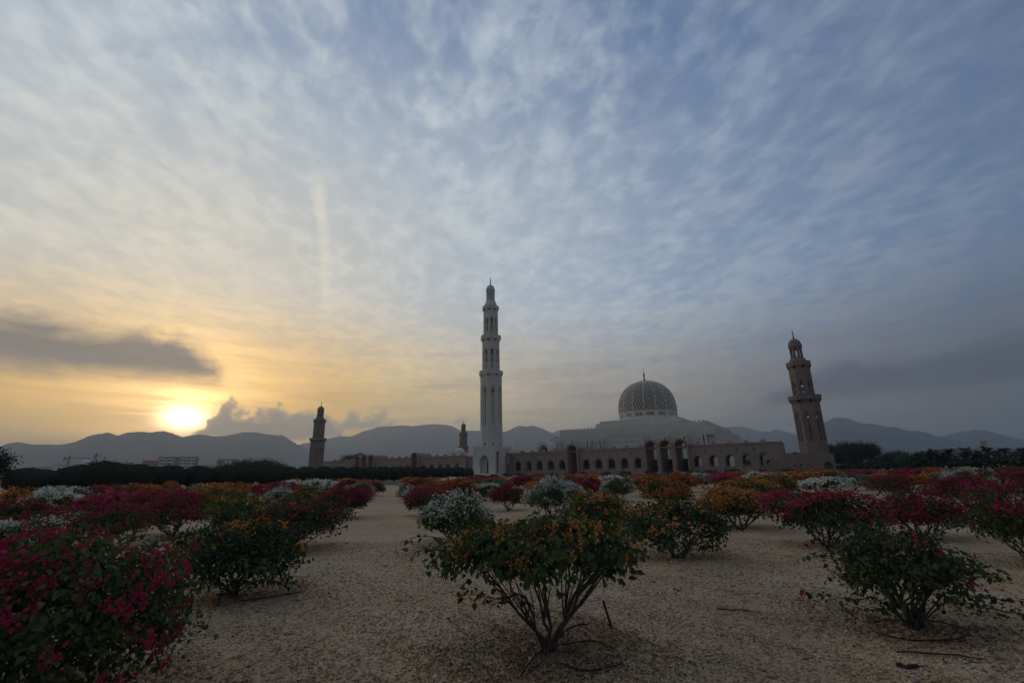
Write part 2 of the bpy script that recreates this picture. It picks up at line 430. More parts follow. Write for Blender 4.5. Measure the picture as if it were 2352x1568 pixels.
class MB:
    def __init__(self):
        self.v = []; self.f = []
    def add(self, verts, faces, M=None):
        o = len(self.v)
        if M is not None: verts = [tuple(M @ Vector(p)) for p in verts]
        self.v += [tuple(p) for p in verts]
        self.f += [tuple(i + o for i in q) for q in faces]
        return self
    def box(self, x0, x1, y0, y1, z0, z1, M=None):
        v = [(x0, y0, z0), (x1, y0, z0), (x1, y1, z0), (x0, y1, z0), (x0, y0, z1), (x1, y0, z1), (x1, y1, z1), (x0, y1, z1)]
        return self.add(v, [(3, 2, 1, 0), (4, 5, 6, 7), (0, 1, 5, 4), (1, 2, 6, 5), (2, 3, 7, 6), (3, 0, 4, 7)], M)
    def lathe(self, prof, n=24, rot=0.0, cap0=True, cap1=True, c=(0, 0)):
        o = len(self.v)
        for r, z in prof:
            for i in range(n):
                a = rot + 2 * math.pi * i / n
                self.v.append((c[0] + r * math.cos(a), c[1] + r * math.sin(a), z))
        for j in range(len(prof) - 1):
            for i in range(n):
                k = (i + 1) % n
                self.f.append((o + j * n + i, o + j * n + k, o + (j + 1) * n + k, o + (j + 1) * n + i))
        if cap0: self.f.append(tuple(o + i for i in range(n))[::-1])
        if cap1: self.f.append(tuple(o + (len(prof) - 1) * n + i for i in range(n)))
        return self
    def tube(self, pts, rad, n=6, cap=True):
        o = len(self.v)
        pts = [Vector(p) for p in pts]
        for i, p in enumerate(pts):
            d = (pts[min(i + 1, len(pts) - 1)] - pts[max(i - 1, 0)]).normalized()
            up = Vector((0, 0, 1)) if abs(d.z) < .9 else Vector((1, 0, 0))
            a = d.cross(up).normalized(); b = d.cross(a)
            r = rad[i] if hasattr(rad, '__len__') else rad
            for k in range(n):
                t = 2 * math.pi * k / n
                self.v.append(tuple(p + a * (r * math.cos(t)) + b * (r * math.sin(t))))
        for j in range(len(pts) - 1):
            for k in range(n):
                q = (k + 1) % n
                self.f.append((o + j * n + k, o + (j + 1) * n + k, o + (j + 1) * n + q, o + j * n + q))
        if cap:
            self.f.append(tuple(o + k for k in range(n)))
            self.f.append(tuple(o + (len(pts) - 1) * n + k for k in range(n))[::-1])
        return self
    def holed(self, outer, holes, y0, y1, M=None):
        """a slab in the x-z plane between y0 and y1 with real openings"""
        bm = bmesh.new()
        for lp in [outer] + list(holes):
            vs_ = [bm.verts.new((p[0], y0, p[1])) for p in lp]
            for i in range(len(vs_)): bm.edges.new((vs_[i], vs_[(i + 1) % len(vs_)]))
        bmesh.ops.triangle_fill(bm, use_beauty=True, use_dissolve=False, edges=bm.edges[:], normal=(0, -1, 0))
        g = bmesh.ops.extrude_face_region(bm, geom=bm.faces[:], use_keep_orig=True)
        for e in g['geom']:
            if isinstance(e, bmesh.types.BMVert): e.co.y = y1
        bmesh.ops.recalc_face_normals(bm, faces=bm.faces[:])
        bm.verts.index_update()
        self.add([tuple(v.co) for v in bm.verts], [tuple(v.index for v in f.verts) for f in bm.faces], M)
        bm.free()
        return self
    def arch_prism(self, pts, y0, y1, M=None):
        n = len(pts)
        v = [(x, y0, z) for x, z in pts] + [(x, y1, z) for x, z in pts]
        f = [tuple(range(n)), tuple(range(2 * n - 1, n - 1, -1))] + [(i, i + n, (i + 1) % n + n, (i + 1) % n) for i in range(n)]
        return self.add(v, f, M)
    def mesh(self, name, smooth=False):
        me = bpy.data.meshes.new(name)
        me.from_pydata(self.v, [], self.f)
        if smooth:
            me.polygons.foreach_set('use_smooth', np.ones(len(me.polygons), dtype=bool))
        me.update()
        return me
    def build(self, name, material, parent=None, smooth=False):
        return link(name, self.mesh(name, smooth), material, parent)

def arch(cx, w, z0, spring, top, n=8):
    """closed pointed-arch outline: half width w"""
    rise = top - spring
    c = max((rise * rise - w * w) / (2 * w), 0.0)
    rad = w + c
    pts = [(cx - w, z0), (cx + w, z0)]
    amax = math.acos(min(1.0, c / rad))
    ky = rise / (rad * math.sin(amax))
    for i in range(n + 1):
        a = amax * i / n
        pts.append((cx - c + rad * math.cos(a), spring + rad * math.sin(a) * ky))
    for i in range(n - 1, -1, -1):
        a = amax * i / n
        pts.append((cx + c - rad * math.cos(a), spring + rad * math.sin(a) * ky))
    return pts
def rect(x0, x1, z0, z1):
    return [(x0, z0), (x1, z0), (x1, z1), (x0, z1)]

# ------------------------------------------------------------------ ground and mountains
BASINS = [(.22, 4.95), (-3.72, 3.95), (4.12, 5.5), (-4.05, 7.45), (-5.14, 11.56), (-1.43, 11.91), (3.09, 9.81), (6.33, 14.19), (6.52, 10.6), (9.35, 11.57), (2.19, 13.52), (8.5, 8.35), (-10.04, 14.72)]
def hground(x, y):
    # gentle unevenness plus the shallow planting basin dug round each bush
    x = np.asarray(x, float); y = np.asarray(y, float)
    f = np.exp(-(x * x + y * y) / 45.0 ** 2)
    z = f * (.022 * np.sin(x * 1.3 + .6) * np.cos(y * 1.1) + .014 * np.sin(x * 3.1 - y * 2.3) + .010 * np.sin(x * 5.7 + y * 4.9 + 1))
    for bx, by in BASINS:
        r = np.hypot(x - bx, y - by) * (1 + .12 * np.sin(3 * np.arctan2(y - by, x - bx) + bx))
        z = z + .032 * np.exp(-((r - .92) / .22) ** 2) - .03 * np.exp(-(r / .62) ** 2)
    return z
def build_ground():
    a = np.r_[np.linspace(0, 14, 71), np.geomspace(15, 7800, 34)]
    g = np.r_[-a[::-1], a[1:]]
    X, Y = np.meshgrid(g, g)
    V = np.c_[X.ravel(), Y.ravel(), hground(X, Y).ravel()]
    n = len(g)
    i, j = np.meshgrid(np.arange(n - 1), np.arange(n - 1))
    b = (j * n + i).ravel()
    me = npmesh('ground', V, np.c_[b, b + 1, b + n + 1, b + n], True)
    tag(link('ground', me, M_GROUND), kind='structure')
build_ground()

RIDGES = [
    (4300, [(-60, 2.0), (-53, 2.3), (-47.98, 2.44), (-47.09, 2.81), (-46.62, 3.08), (-46.09, 3.19), (-45.21, 3.03), (-44.28, 3.06), (-43.48, 3.04), (-42.66, 3.3), (-41.63, 3.93), (-40.44, 4.22), (-39.81, 3.95), (-39.16, 4.26), (-37.93, 4.39), (-37.41, 4.33), (-36.45, 4.52), (-35.66, 4.29), (-34.8, 3.98), (-33.86, 4.22), (-33.28, 4.26), (-32.18, 4.12), (-31.23, 4.16), (-30.48, 4.37), (-29.68, 4.59), (-28.51, 4.62), (-27.6, 4.46), (-26.53, 4.34), (-25.88, 4.35), (-24.27, 3.38), (-22.63, 2.48), (-18.94, 1.0), (-16, .2)]),
    (5600, [(-29, 1.6), (-25.28, 2.93), (-23.96, 3.46), (-23.11, 3.6), (-21.4, 3.98), (-20.0, 4.34), (-18.81, 4.3), (-17.66, 4.83), (-15.82, 5.41), (-14.59, 5.47), (-13.23, 5.59), (-12.15, 5.51), (-9.69, 5.75), (-8.19, 5.66), (-7.4, 5.5), (-6.37, 4.98), (-4.56, 4.91), (-3.97, 4.97), (-2.61, 4.84), (-1.04, 4.76), (-0.41, 4.99), (0.65, 5.46), (1.44, 5.34), (2.23, 5.42), (3.42, 5.08), (4.63, 4.49), (5.71, 3.9), (7.7, 2.59), (12, .5)]),
    (6700, [(-2, 2.0), (2.6, 3.72), (4.6, 4.47), (5.16, 4.73), (6.28, 4.86), (11.37, 4.5), (16.32, 4.56), (21.02, 4.49), (23.76, 4.41), (25.11, 4.43), (25.71, 4.38), (26.35, 4.11), (27.05, 3.86), (28.12, 3.7), (28.83, 3.93), (29.89, 3.55), (30.97, 3.14), (33.06, 2.17), (37, .4)]),
    (5200, [(26, 1.0), (29.35, 2.78), (31.02, 3.49), (33.04, 4.23), (34.16, 4.77), (35.07, 4.6), (36.06, 4.06), (37.15, 3.89), (38.05, 3.54), (38.81, 3.45), (39.45, 3.12), (40.34, 2.99), (40.78, 2.84), (41.46, 2.46), (42.44, 2.09), (43.71, 1.46), (45.13, 0.68), (48, .1)]),
    (6900, [(38, 1.2), (40.41, 2.2), (41.44, 2.41), (42.68, 2.67), (44.02, 2.85), (44.63, 2.79), (45.09, 2.51), (45.69, 2.27), (46.22, 2.0), (46.69, 1.87), (47.78, 1.56), (52, 1.3), (60, 1.0)]),
]
def vnoise(x, seed):
    r = np.random.default_rng(seed)
    out = np.zeros_like(x)
    for f, a in ((1.1, .5), (2.3, .28), (4.7, .16), (9.1, .1), (19, .06)):
        out += a * np.sin(x * f * 2.1 + r.uniform(0, 6.28)) * np.cos(x * f * 1.37 + r.uniform(0, 6.28))
    return out
def build_mountains():
    for li, (dist, prof) in enumerate(RIDGES):
        p = np.array(prof)
        az = np.arange(p[0, 0], p[-1, 0] + .01, .07)
        el = np.interp(az, p[:, 0], p[:, 1])
        k = np.array([1, 2, 1.]) / 4
        el = np.convolve(np.pad(el, 1, 'edge'), k, 'valid') + .030 * vnoise(az * 3, li + 40) + .012 * vnoise(az * 11, li + 60)
        t = np.r_[np.linspace(0, 1, 26), 1.05, 1.1, 1.15, 1.2]
        rows = []
        for tt in t:
            d = dist * (.62 + .38 * tt)
            H = dist * np.tan(np.radians(np.maximum(el, .05))) + 1.6
            if tt <= 1:
                sh = az + (1 - tt) * 1.2 * np.sin(az * .9 + li)
                rav = np.abs(vnoise(sh * .8 + .9 * tt, li)) + .35 * np.abs(vnoise(sh * 2.3 - 1.6 * tt, li + 9))
                g = tt ** 1.45 * (1 - .42 * rav * (1 - tt) ** .6 * min(1, 3 * tt))
            else:
                g = max(0.0, 1 - (tt - 1) * 5.0) * np.ones_like(az)
            z = H * g - (4 if tt in (0, 1.2) else 0)
            a = np.radians(az)
            rows.append(np.c_[d * np.sin(a), d * np.cos(a), np.maximum(z, -.8)])
        V = np.concatenate(rows)
        n, mrow = len(az), len(t)
        i, j = np.meshgrid(np.arange(n - 1), np.arange(mrow - 1))
        b = (j * n + i).ravel()
        o = link('mountain_range', npmesh('mountain_range', V, np.c_[b, b + 1, b + n + 1, b + n], True), M_ROCK)
        tag(o, kind='structure')
build_mountains()

# ------------------------------------------------------------------ the mosque
TH = 0.5713
MO = np.array([-11.51, 212.68])
AX = np.array([math.cos(TH), -math.sin(TH)]); BX = np.array([math.sin(TH), math.cos(TH)])
def mloc(a, b, z=0.0):
    p = MO + a * AX + b * BX
    return (p[0], p[1], z)
def mthing(name, a, b, label, cat, group=None, z=0.0, flip=False):
    o = empty(name, mloc(a, b, z), -TH)
    tag(o, label, cat, group)
    if flip: o.scale.x = -1
    return o

# terraces
def terrace():
    mb = MB()
    mb.box(-127, 112.5, -6.0, 112, -.5, 1.0)
    o = mb.build('mosque_terrace', M_PAVE)
    o.location = mloc(0, 0); o.rotation_euler.z = -TH
    tag(o, kind='structure')
terrace()

OCT = math.pi / 8
def octR(flat): return flat / 2 / math.cos(OCT)
def oct_panels(mb, flat, z0, z1, holes_outer, holes_inner, t1=.3, t2=.35):
    ap = flat / 2
    w = ap * math.tan(OCT)
    w2 = (ap - t1) * math.tan(OCT)
    for k in range(8):
        M = Matrix.Rotation(k * math.pi / 4, 4, 'Z')
        mb.holed(rect(-w, w, z0, z1), holes_outer, -ap, -ap + t1, M)
        mb.holed(rect(-w2, w2, z0 + .02, z1 - .02), holes_inner, -ap + t1 + .002, -ap + t1 + t2, M)
def oct_ring(mb, prof, cap0=True, cap1=True):
    mb.lathe([(octR(f), z) for f, z in prof], 8, OCT, cap0, cap1)
def finial(root, z0, zt, s, material):
    h = zt - z0
    mb = MB()
    mb.lathe([(.30 * s, z0), (.24 * s, z0 + .12 * h), (.16 * s, z0 + .28 * h), (.13 * s, z0 + .36 * h)], 10)
    for zc, r in ((.42, .26), (.53, .21)):
        mb.lathe([(r * s * math.sin(q * math.pi / 8) + .02, z0 + zc * h - r * s * math.cos(q * math.pi / 8)) for q in range(9)], 10)
    mb.lathe([(.07 * s, z0 + .3 * h), (.05 * s, z0 + .7 * h), (.012 * s, zt)], 6)
    mb.build('finial', material, root, True)
def balcony(root, material, flat_in, flat_out, z0, z1):
    """corbel blocks with open corners below, parapet ring above"""
    zc = z0 + (z1 - z0) * .38
    ap0, ap1 = flat_in / 2, flat_out / 2
    mb = MB()
    w = ap0 * math.tan(OCT)
    for k in range(8):
        M = Matrix.Rotation(k * math.pi / 4, 4, 'Z')
        ww = w * .70
        v = [(-ww, -ap0 + .1, z0), (ww, -ap0 + .1, z0), (ww, -ap0 - .04, z0), (-ww, -ap0 - .04, z0),
             (-ww, -ap0 + .1, zc), (ww, -ap0 + .1, zc), (ww, -ap1 + .12, zc), (-ww, -ap1 + .12, zc)]
        mb.add(v, [(0, 1, 2, 3), (7, 6, 5, 4), (3, 2, 6, 7), (1, 0, 4, 5), (2, 1, 5, 6), (0, 3, 7, 4)], M)
    mb.build('corbel', material, root)
    mb = MB()
    oct_ring(mb, [(flat_in - .3, zc + .003), (flat_out - .15, zc + .003), (flat_out, zc + .2), (flat_out, z1 - .12), (flat_out + .08, z1 - .1), (flat_out + .08, z1),
                  (flat_out - .55, z1), (flat_out - .55, zc + .45), (flat_in - .3, zc + .45)], False, False)
    mb.build('balcony', material, root)
def lantern(root, material, flat, z0, z1, zd, zt, fin, flat_cone, zc0):
    mb = MB()
    oct_ring(mb, [(flat_cone, zc0), (flat_cone * .93, zc0 + (z0 - zc0) * .45), (flat * 1.12, z0 - .25), (flat * 1.12, z0), (flat * .9, z0)])
    mb.build('lantern_base', material, root)
    mb = MB()
    w = flat / 2 * math.tan(OCT)
    oct_panels(mb, flat, z0 + .003, z1, [rect(-w * .50, w * .50, z0 + .25, z1 - .35)], [rect(-w * .22, w * .22, z0 + .25, z1 - .6)], .2, .2)
    mb.build('lantern', material, root)
    mb = MB()
    rr = octR(flat) * 1.03
    H = zd - z1
    prof = [(rr, z1 + .003), (rr * 1.02, z1 + .12)]
    for q in range(1, 13):
        u = q / 12
        prof.append((rr * math.cos(u * math.pi / 2) ** .78 * (1.02), z1 + .12 + (H - .12) * math.sin(u * math.pi / 2) ** .98))
    prof[-1] = (.12, zd)
    mb.lathe(prof, 20)
    mb.build('dome_cap', material, root, True)
    finial(root, zd - .05, zt, fin, M_BRONZE)

def main_minaret():
    r = mthing('main_minaret', 5.85, -5.6, 'tallest minaret, pale limestone, three balconies, on a square arched base', 'minaret')
    m = M_WHITE
    # stepped platform and square base with deep arched niches
    mb = MB()
    mb.box(-8.4, 8.4, -9.6, 6.0, -.3, .75); mb.box(-7.4, 7.4, -8.4, 6.0, .752, 1.45)
    mb.build('platform', m, r)
    mb = MB()
    hw = 5.6
    mb.holed(rect(-hw, hw, 1.453, 12.4), [arch(.2, 2.25, 1.6, 6.3, 9.0)], -hw, -hw + 1.1)
    mb.box(-hw, hw, 2.2, hw + 1.5, 1.453, 12.397)
    mb.box(-hw, hw, -hw + 1.1, 2.2, 10.2, 12.394)
    for s in (-1, 1):
        M = Matrix.Rotation(s * math.pi / 2, 4, 'Z')
        mb.holed(rect(-2.2, hw - 1.1, 1.453, 10.2) if s > 0 else rect(-hw + 1.1, 2.2, 1.453, 10.2), [], -hw, -hw + 1.0, M)
    mb.build('base_block', m, r)
    mb = MB()
    mb.holed(rect(-hw + 1.0, hw - 1.0, 1.5, 10.2), [arch(.9, 1.05, 1.6, 5.2, 6.7)], -hw + 2.3, -hw + 2.8)
    mb.build('niche_wall', m, r)
    mb = MB(); mb.box(-.6, 2.4, -hw + 3.3, -hw + 3.5, 1.5, 7.0); mb.build('door', M_DARKWOOD, r)
    for zz in (3.3, 6.1, 8.9, 11.4):
        for u0, u1 in (((-hw - .04, hw + .04),) if zz > 9.1 else ((-hw - .04, -2.3), (2.7, hw + .04))):
            mb = MB(); mb.box(u0, u1, -hw - .03, -hw - .004, zz, zz + .1); mb.build('string_course', m, r)
    # shaft
    mb = MB()
    oct_panels(mb, 9.25, 12.4, 14.8, [rect(-.42, .42, 12.75, 13.75)], [rect(-.4, .4, 12.8, 13.7)], .3, .35)
    mb.build('shaft_foot', m, r)
    mb = MB(); oct_ring(mb, [(9.0, 14.803), (9.38, 14.803), (9.38, 15.05), (9.0, 15.05)], False, False); mb.build('string_course', m, r)
    mb = MB()
    oct_panels(mb, 9.0, 15.0, 42.2, [arch(0, 1.02, 21.2, 37.0, 38.3)], [rect(-.2, .2, 21.4, 34.6), arch(0, .48, 35.2, 36.5, 37.2)], .32, .4)
    for k in range(8):
        M = Matrix.Rotation(k * math.pi / 4, 4, 'Z')
        mb.holed(arch(0, .72, 34.9, 36.9, 37.8), [arch(0, .5, 35.15, 36.6, 37.3)], -4.5 + .1, -4.5 + .35, M)
    mb.build('lower_stage', m, r)
    mb = MB(); oct_ring(mb, [(7.2, 12.5), (7.2, 34.9)]); mb.build('slit_backing', m, r)  # solid core added inside so the slits stay dark, no sky showing through
    balcony(r, m, 9.0, 10.1, 42.2, 45.0)
    mb = MB()
    oct_panels(mb, 7.4, 44.0, 58.4, [arch(0, .98, 45.9, 53.8, 55.0)], [arch(0, .55, 51.8, 54.0, 54.7), rect(-.5, .5, 48.6, 51.2), rect(-.3, .3, 45.9, 47.8)], .32, .4)
    mb.build('middle_stage', m, r)
    balcony(r, m, 7.4, 8.7, 58.4, 61.4)
    mb = MB()
    oct_panels(mb, 6.3, 60.2, 72.9, [arch(0, .86, 62.1, 68.6, 69.8)], [arch(0, .5, 66.4, 68.7, 69.4), rect(-.46, .46, 63.6, 65.9), rect(-.2, .2, 62.1, 63.1)], .28, .36)
    mb.build('upper_stage', m, r)
    balcony(r, m, 6.3, 7.3, 72.9, 75.4)
    lantern(r, m, 3.75, 78.4, 83.2, 86.3, 92.2, 1.15, 6.0, 74.4)
main_minaret()

def side_minaret_parts(r):
    m = M_BROWN
    mb = MB()
    oct_panels(mb, 7.5, 5.4, 20.8, [arch(0, .98, 9.0, 16.8, 18.1)], [rect(-.18, .18, 9.2, 15.4), arch(0, .34, 16.3, 16.9, 17.3)], .3, .38)
    mb.build('lower_stage', m, r)
    mb = MB(); oct_ring(mb, [(5.8, 5.5), (5.8, 15.7)]); mb.build('slit_backing', m, r)  # added filler core, blocks the sky behind the narrow slits to darken them
    balcony(r, m, 7.5, 8.9, 20.8, 23.0)
    mb = MB()
    oct_panels(mb, 5.9, 22.0, 31.5, [arch(0, .82, 23.3, 26.9, 27.95)], [arch(0, .26, 25.6, 26.7, 27.1), rect(-.2, .2, 23.8, 25.0)], .28, .5)
    mb.build('upper_stage', m, r)
    mb = MB(); oct_ring(mb, [(5.8, 29.3), (6.06, 29.35), (6.06, 29.6), (5.8, 29.65)], False, False); mb.build('string_course', m, r)
    balcony(r, m, 5.9, 6.75, 31.5, 33.8)
    lantern(r, m, 3.5, 35.2, 38.7, 41.6, 46.1, .9, 5.4, 33.0)
def dup(root, name=None):
    c = root.copy(); COL.objects.link(c)
    if name: c.name = name
    for ch in list(root.children):
        d = ch.copy(); COL.objects.link(d); d.parent = c
        for g in list(ch.children):
            e = g.copy(); COL.objects.link(e); e.parent = d
    return c
SM = mthing('side_minaret', 122.1, 0, 'brown two-balcony minaret leaning large at the right, before the dark tree', 'minaret', 'four shorter corner minarets')
side_minaret_parts(SM)
s2 = dup(SM); s2.location = mloc(-122.1, 0); s2['label'] = 'brown two-balcony minaret at the left, in front of grey clouds'
s3 = dup(SM); s3.location = mloc(-122.1, 134.7); s3['label'] = 'farthest, smallest brown minaret just left of the tall pale one'
def minaret_foot(r, full):
    mb = MB()
    if full:
        mb.holed(rect(-7.6, 4.6, -.3, 5.4), [arch(2.9, 1.05, .2, 1.9, 3.1), rect(-5.6, -5.2, 2.0, 2.45), rect(-4.1, -3.7, 2.05, 2.5), rect(-2.2, -1.8, 2.1, 2.55)], -6.0, -5.3)
        mb.box(-7.6, 4.6, -4.6, 5.0, -.3, 5.394)
        mb.box(-7.6, -7.0, -5.3, -4.6, -.3, 5.39); mb.box(4.0, 4.6, -5.3, -4.6, -.3, 5.39); mb.box(-7.0, 4.0, -5.3, -4.6, 4.8, 5.39)
    else:
        mb.box(-5, 5, -5, 5, -.3, 5.4)
    mb.build('plinth', M_BROWN, r)
minaret_foot(SM, True)
for q in (s2, s3): minaret_foot(q, False)
mb = MB()
mb.add([(-7.6, -6.0, -.3), (-16.2, -6.0, -.3), (-16.2, -6.0, 1.3), (-7.6, -6.0, 5.2), (-7.6, -4.7, -.3), (-16.2, -4.7, -.3), (-16.2, -4.7, 1.3), (-7.6, -4.7, 5.2)],
       [(0, 1, 2, 3), (7, 6, 5, 4), (1, 5, 6, 2), (2, 6, 7, 3), (0, 4, 5, 1)])
mb.build('stair_wall', M_BROWN, SM)

def portal_shape(cx, hw, spring, top, z0):
    return arch(cx, hw, z0, spring, top, 10)
def riwaq(side):
    """arcade wing: two arcaded walls under one roof, with vaulted portals; local x = distance from centre"""
    sgn = 1 if side == 'right' else -1
    lab = ('long buff sandstone arcade wing between tall pale minaret and right minaret' if side == 'right'
           else 'long buff sandstone arcade wing behind the dark clipped hedge')
    r = mthing('arcade_wing', 0, 0, lab, 'arcade')
    if sgn < 0: r.scale.x = -1
    x0, x1 = 11.4, 114.0
    z0, z1 = .9, 9.45
    arches = [16.35 + 5.17 * k for k in range(5)] + [47.3 + 5.1 * k for k in range(5)] + [88.3 + 5.03 * k for k in range(5)]
    singles = [42.1]; triple = [73.0, 78.15, 83.35]
    bf, bb = -1.4, 6.2
    cuts = [rect(39.9, 44.3, z0 + .02, 9.0), rect(70.8, 85.6, z0 + .02, 9.0)]
    sq = []
    for g in range(3):
        for k in range(4):
            xm = (arches[g * 5 + k] + arches[g * 5 + k + 1]) / 2
            sq.append(rect(xm - .24, xm + .24, 7.42, 7.9))
    # outer skin with the wide arch moulding, inner skin with the opening
    mb = MB()
    mb.holed(rect(x0, x1, z0, z1), [arch(a, 1.62, 1.35, 4.75, 6.62) for a in arches] + cuts + sq, bf, bf + .22)
    mb.holed(rect(x0 + .02, x1 - .02, z0, z1 - .01), [arch(a, 1.30, 2.5, 4.62, 6.0) for a in arches] + cuts + sq, bf + .222, bf + .75)
    mb.build('front_wall', M_PINK, r)
    mb = MB()
    mb.holed(rect(x0, x1, z0, z1 - .02), [arch(a, 1.30, 2.3, 4.62, 6.0) for a in arches] + cuts, bb - .7, bb)
    mb.build('rear_wall', M_PINK, r)
    for u0, u1 in ((x0 + .05, 39.9), (44.3, 70.8), (85.6, x1 - .05)):
        mb = MB(); mb.box(u0, u1, bf + .76, bb - .71, 8.5, 9.2); mb.build('roof', M_PINK, r)
    mb = MB(); mb.box(x1 - .7, x1 - .03, bf + .76, bb - .71, z0, 8.49); mb.build('end_wall', M_PINK, r)
    mb = MB(); mb.box(x0 + .03, x0 + .7, bf + .76, bb - .71, z0, 8.49); mb.build('end_wall', M_PINK, r)
    for u0, u1 in ((x0, 39.3), (44.9, 70.3), (86.1, x1 + .1)):
        mb = MB(); mb.box(u0, u1, bf - .10, bf - .003, 8.55, 9.45); mb.box(u0, u1, bf - .16, bf + .4, 9.452, 9.62)
        mb.build('cornice', M_PINKD, r)
    # interior piers
    for xm in [a - 2.55 for a in arches if a not in (arches[0],)]:
        if 39 < xm < 45 or 70 < xm < 86.5: continue
        mb = MB(); mb.box(xm - .3, xm + .3, 2.0, 2.7, z0, 8.45); mb.build('pier', M_PINK, r)
    # balustrade under each opening
    bme = None
    for a in arches:
        if bme is None:
            mb = MB()
            mb.holed(rect(-1.3, 1.3, 1.38, 2.52), [rect(-1.02 + .44 * k, -.80 + .44 * k, 2.0, 2.3) for k in range(5)], -.07, .07)
            bme = mb.mesh('balustrade')
        o = link('balustrade', bme, M_PINK, r); o.location = (a, bf + .13, 0)
    # shallow vaults with a cap on the roof of each bay
    vme = None
    for a in arches:
        if vme is None:
            mb = MB()
            mb.lathe([(2.9, 9.2), (2.7, 9.35), (1.6, 9.85), (.85, 10.15)], 4, math.pi / 4); mb.box(-.5, .5, -.5, .5, 10.1, 10.62)
            vme = mb.mesh('roof_vault')
        o = link('roof_vault', vme, M_PINKD, r); o.location = (a, 2.4, 0)
    # vaulted portals
    def portal(cx, through):
        mb = MB()
        outer = arch(cx, 2.55, z0 - .3, 9.75, 12.05, 10)
        mb.holed(outer, [arch(cx, 1.98, z0 - .25, 9.6, 11.55, 10)], bf - 1.3, bf - .7)
        mb.holed(arch(cx, 2.42, z0 - .3, 9.75, 11.92, 10), [arch(cx, 1.84, z0 - .25, 9.6, 11.40, 10)], bf - .698, bb + 1.2)
        p = mb.build('portal', M_PINK, r)
        mb = MB(); mb.box(cx - 1.84, cx + 1.84, bb + .2, bb + .45, z0, 5.4 if through else 11.0)
        mb.build('gate', M_DARKWOOD, p)
    portal(42.1, True)
    for cx in triple: portal(cx, True)
    for u0, u1 in ((70.85, 70.99), (85.41, 85.55)):
        mb = MB(); mb.box(u0, u1, bf + .3, bb - .3, z0, 8.99); mb.build('portal_cheek', M_PINK, r)
    # link wall to the central base with one arch
    if True:
        mb = MB()
        mb.holed(rect(5.0, 11.38, z0, 8.9), [arch(8.9 if sgn < 0 else 9.9 + 1.0, .95 if sgn < 0 else .42, 1.4, 4.3, 5.6)] if sgn < 0 else [], .2, .9)
        mb.build('link_wall', M_PINK, r)
    return r
riwaq('right'); riwaq('left')
# far side of the court, glimpsed through the open arches
def rear_arcade():
    r = mthing('arcade_wing', 0, 128, 'low rear arcade wall seen through the arches beside the triple portal', 'arcade')
    mb = MB()
    mb.holed(rect(-113, 113, .9, 9.4), [arch(-108 + 5.15 * k, 1.3, 1.0, 4.6, 6.0, 4) for k in range(42)], 0, .8)
    mb.build('front_wall', M_PINK, r)
    mb = MB(); mb.box(-113, 113, 5.5, 6.2, .9, 9.3); mb.build('rear_wall', M_PINK, r)
    mb = MB(); mb.box(-113, 113, .82, 5.48, 8.6, 9.3); mb.build('roof', M_PINK, r)
rear_arcade()
# recessed bay beside the base block on the right
mb = MB()
mb.holed(rect(11.5, 13.9, 1.0, 8.6), [arch(12.75, .72, 1.4, 4.3, 5.4)], -3.4, -2.95)
mb.box(11.5, 13.9, -2.95, -1.45, 8.0, 8.59)
rb = mb.build('corner_bay', M_PINK); rb.location = mloc(0, 0); rb.rotation_euler.z = -TH
tag(rb, 'narrow brown bay with one arch tucked beside the pale minaret base', 'wall')

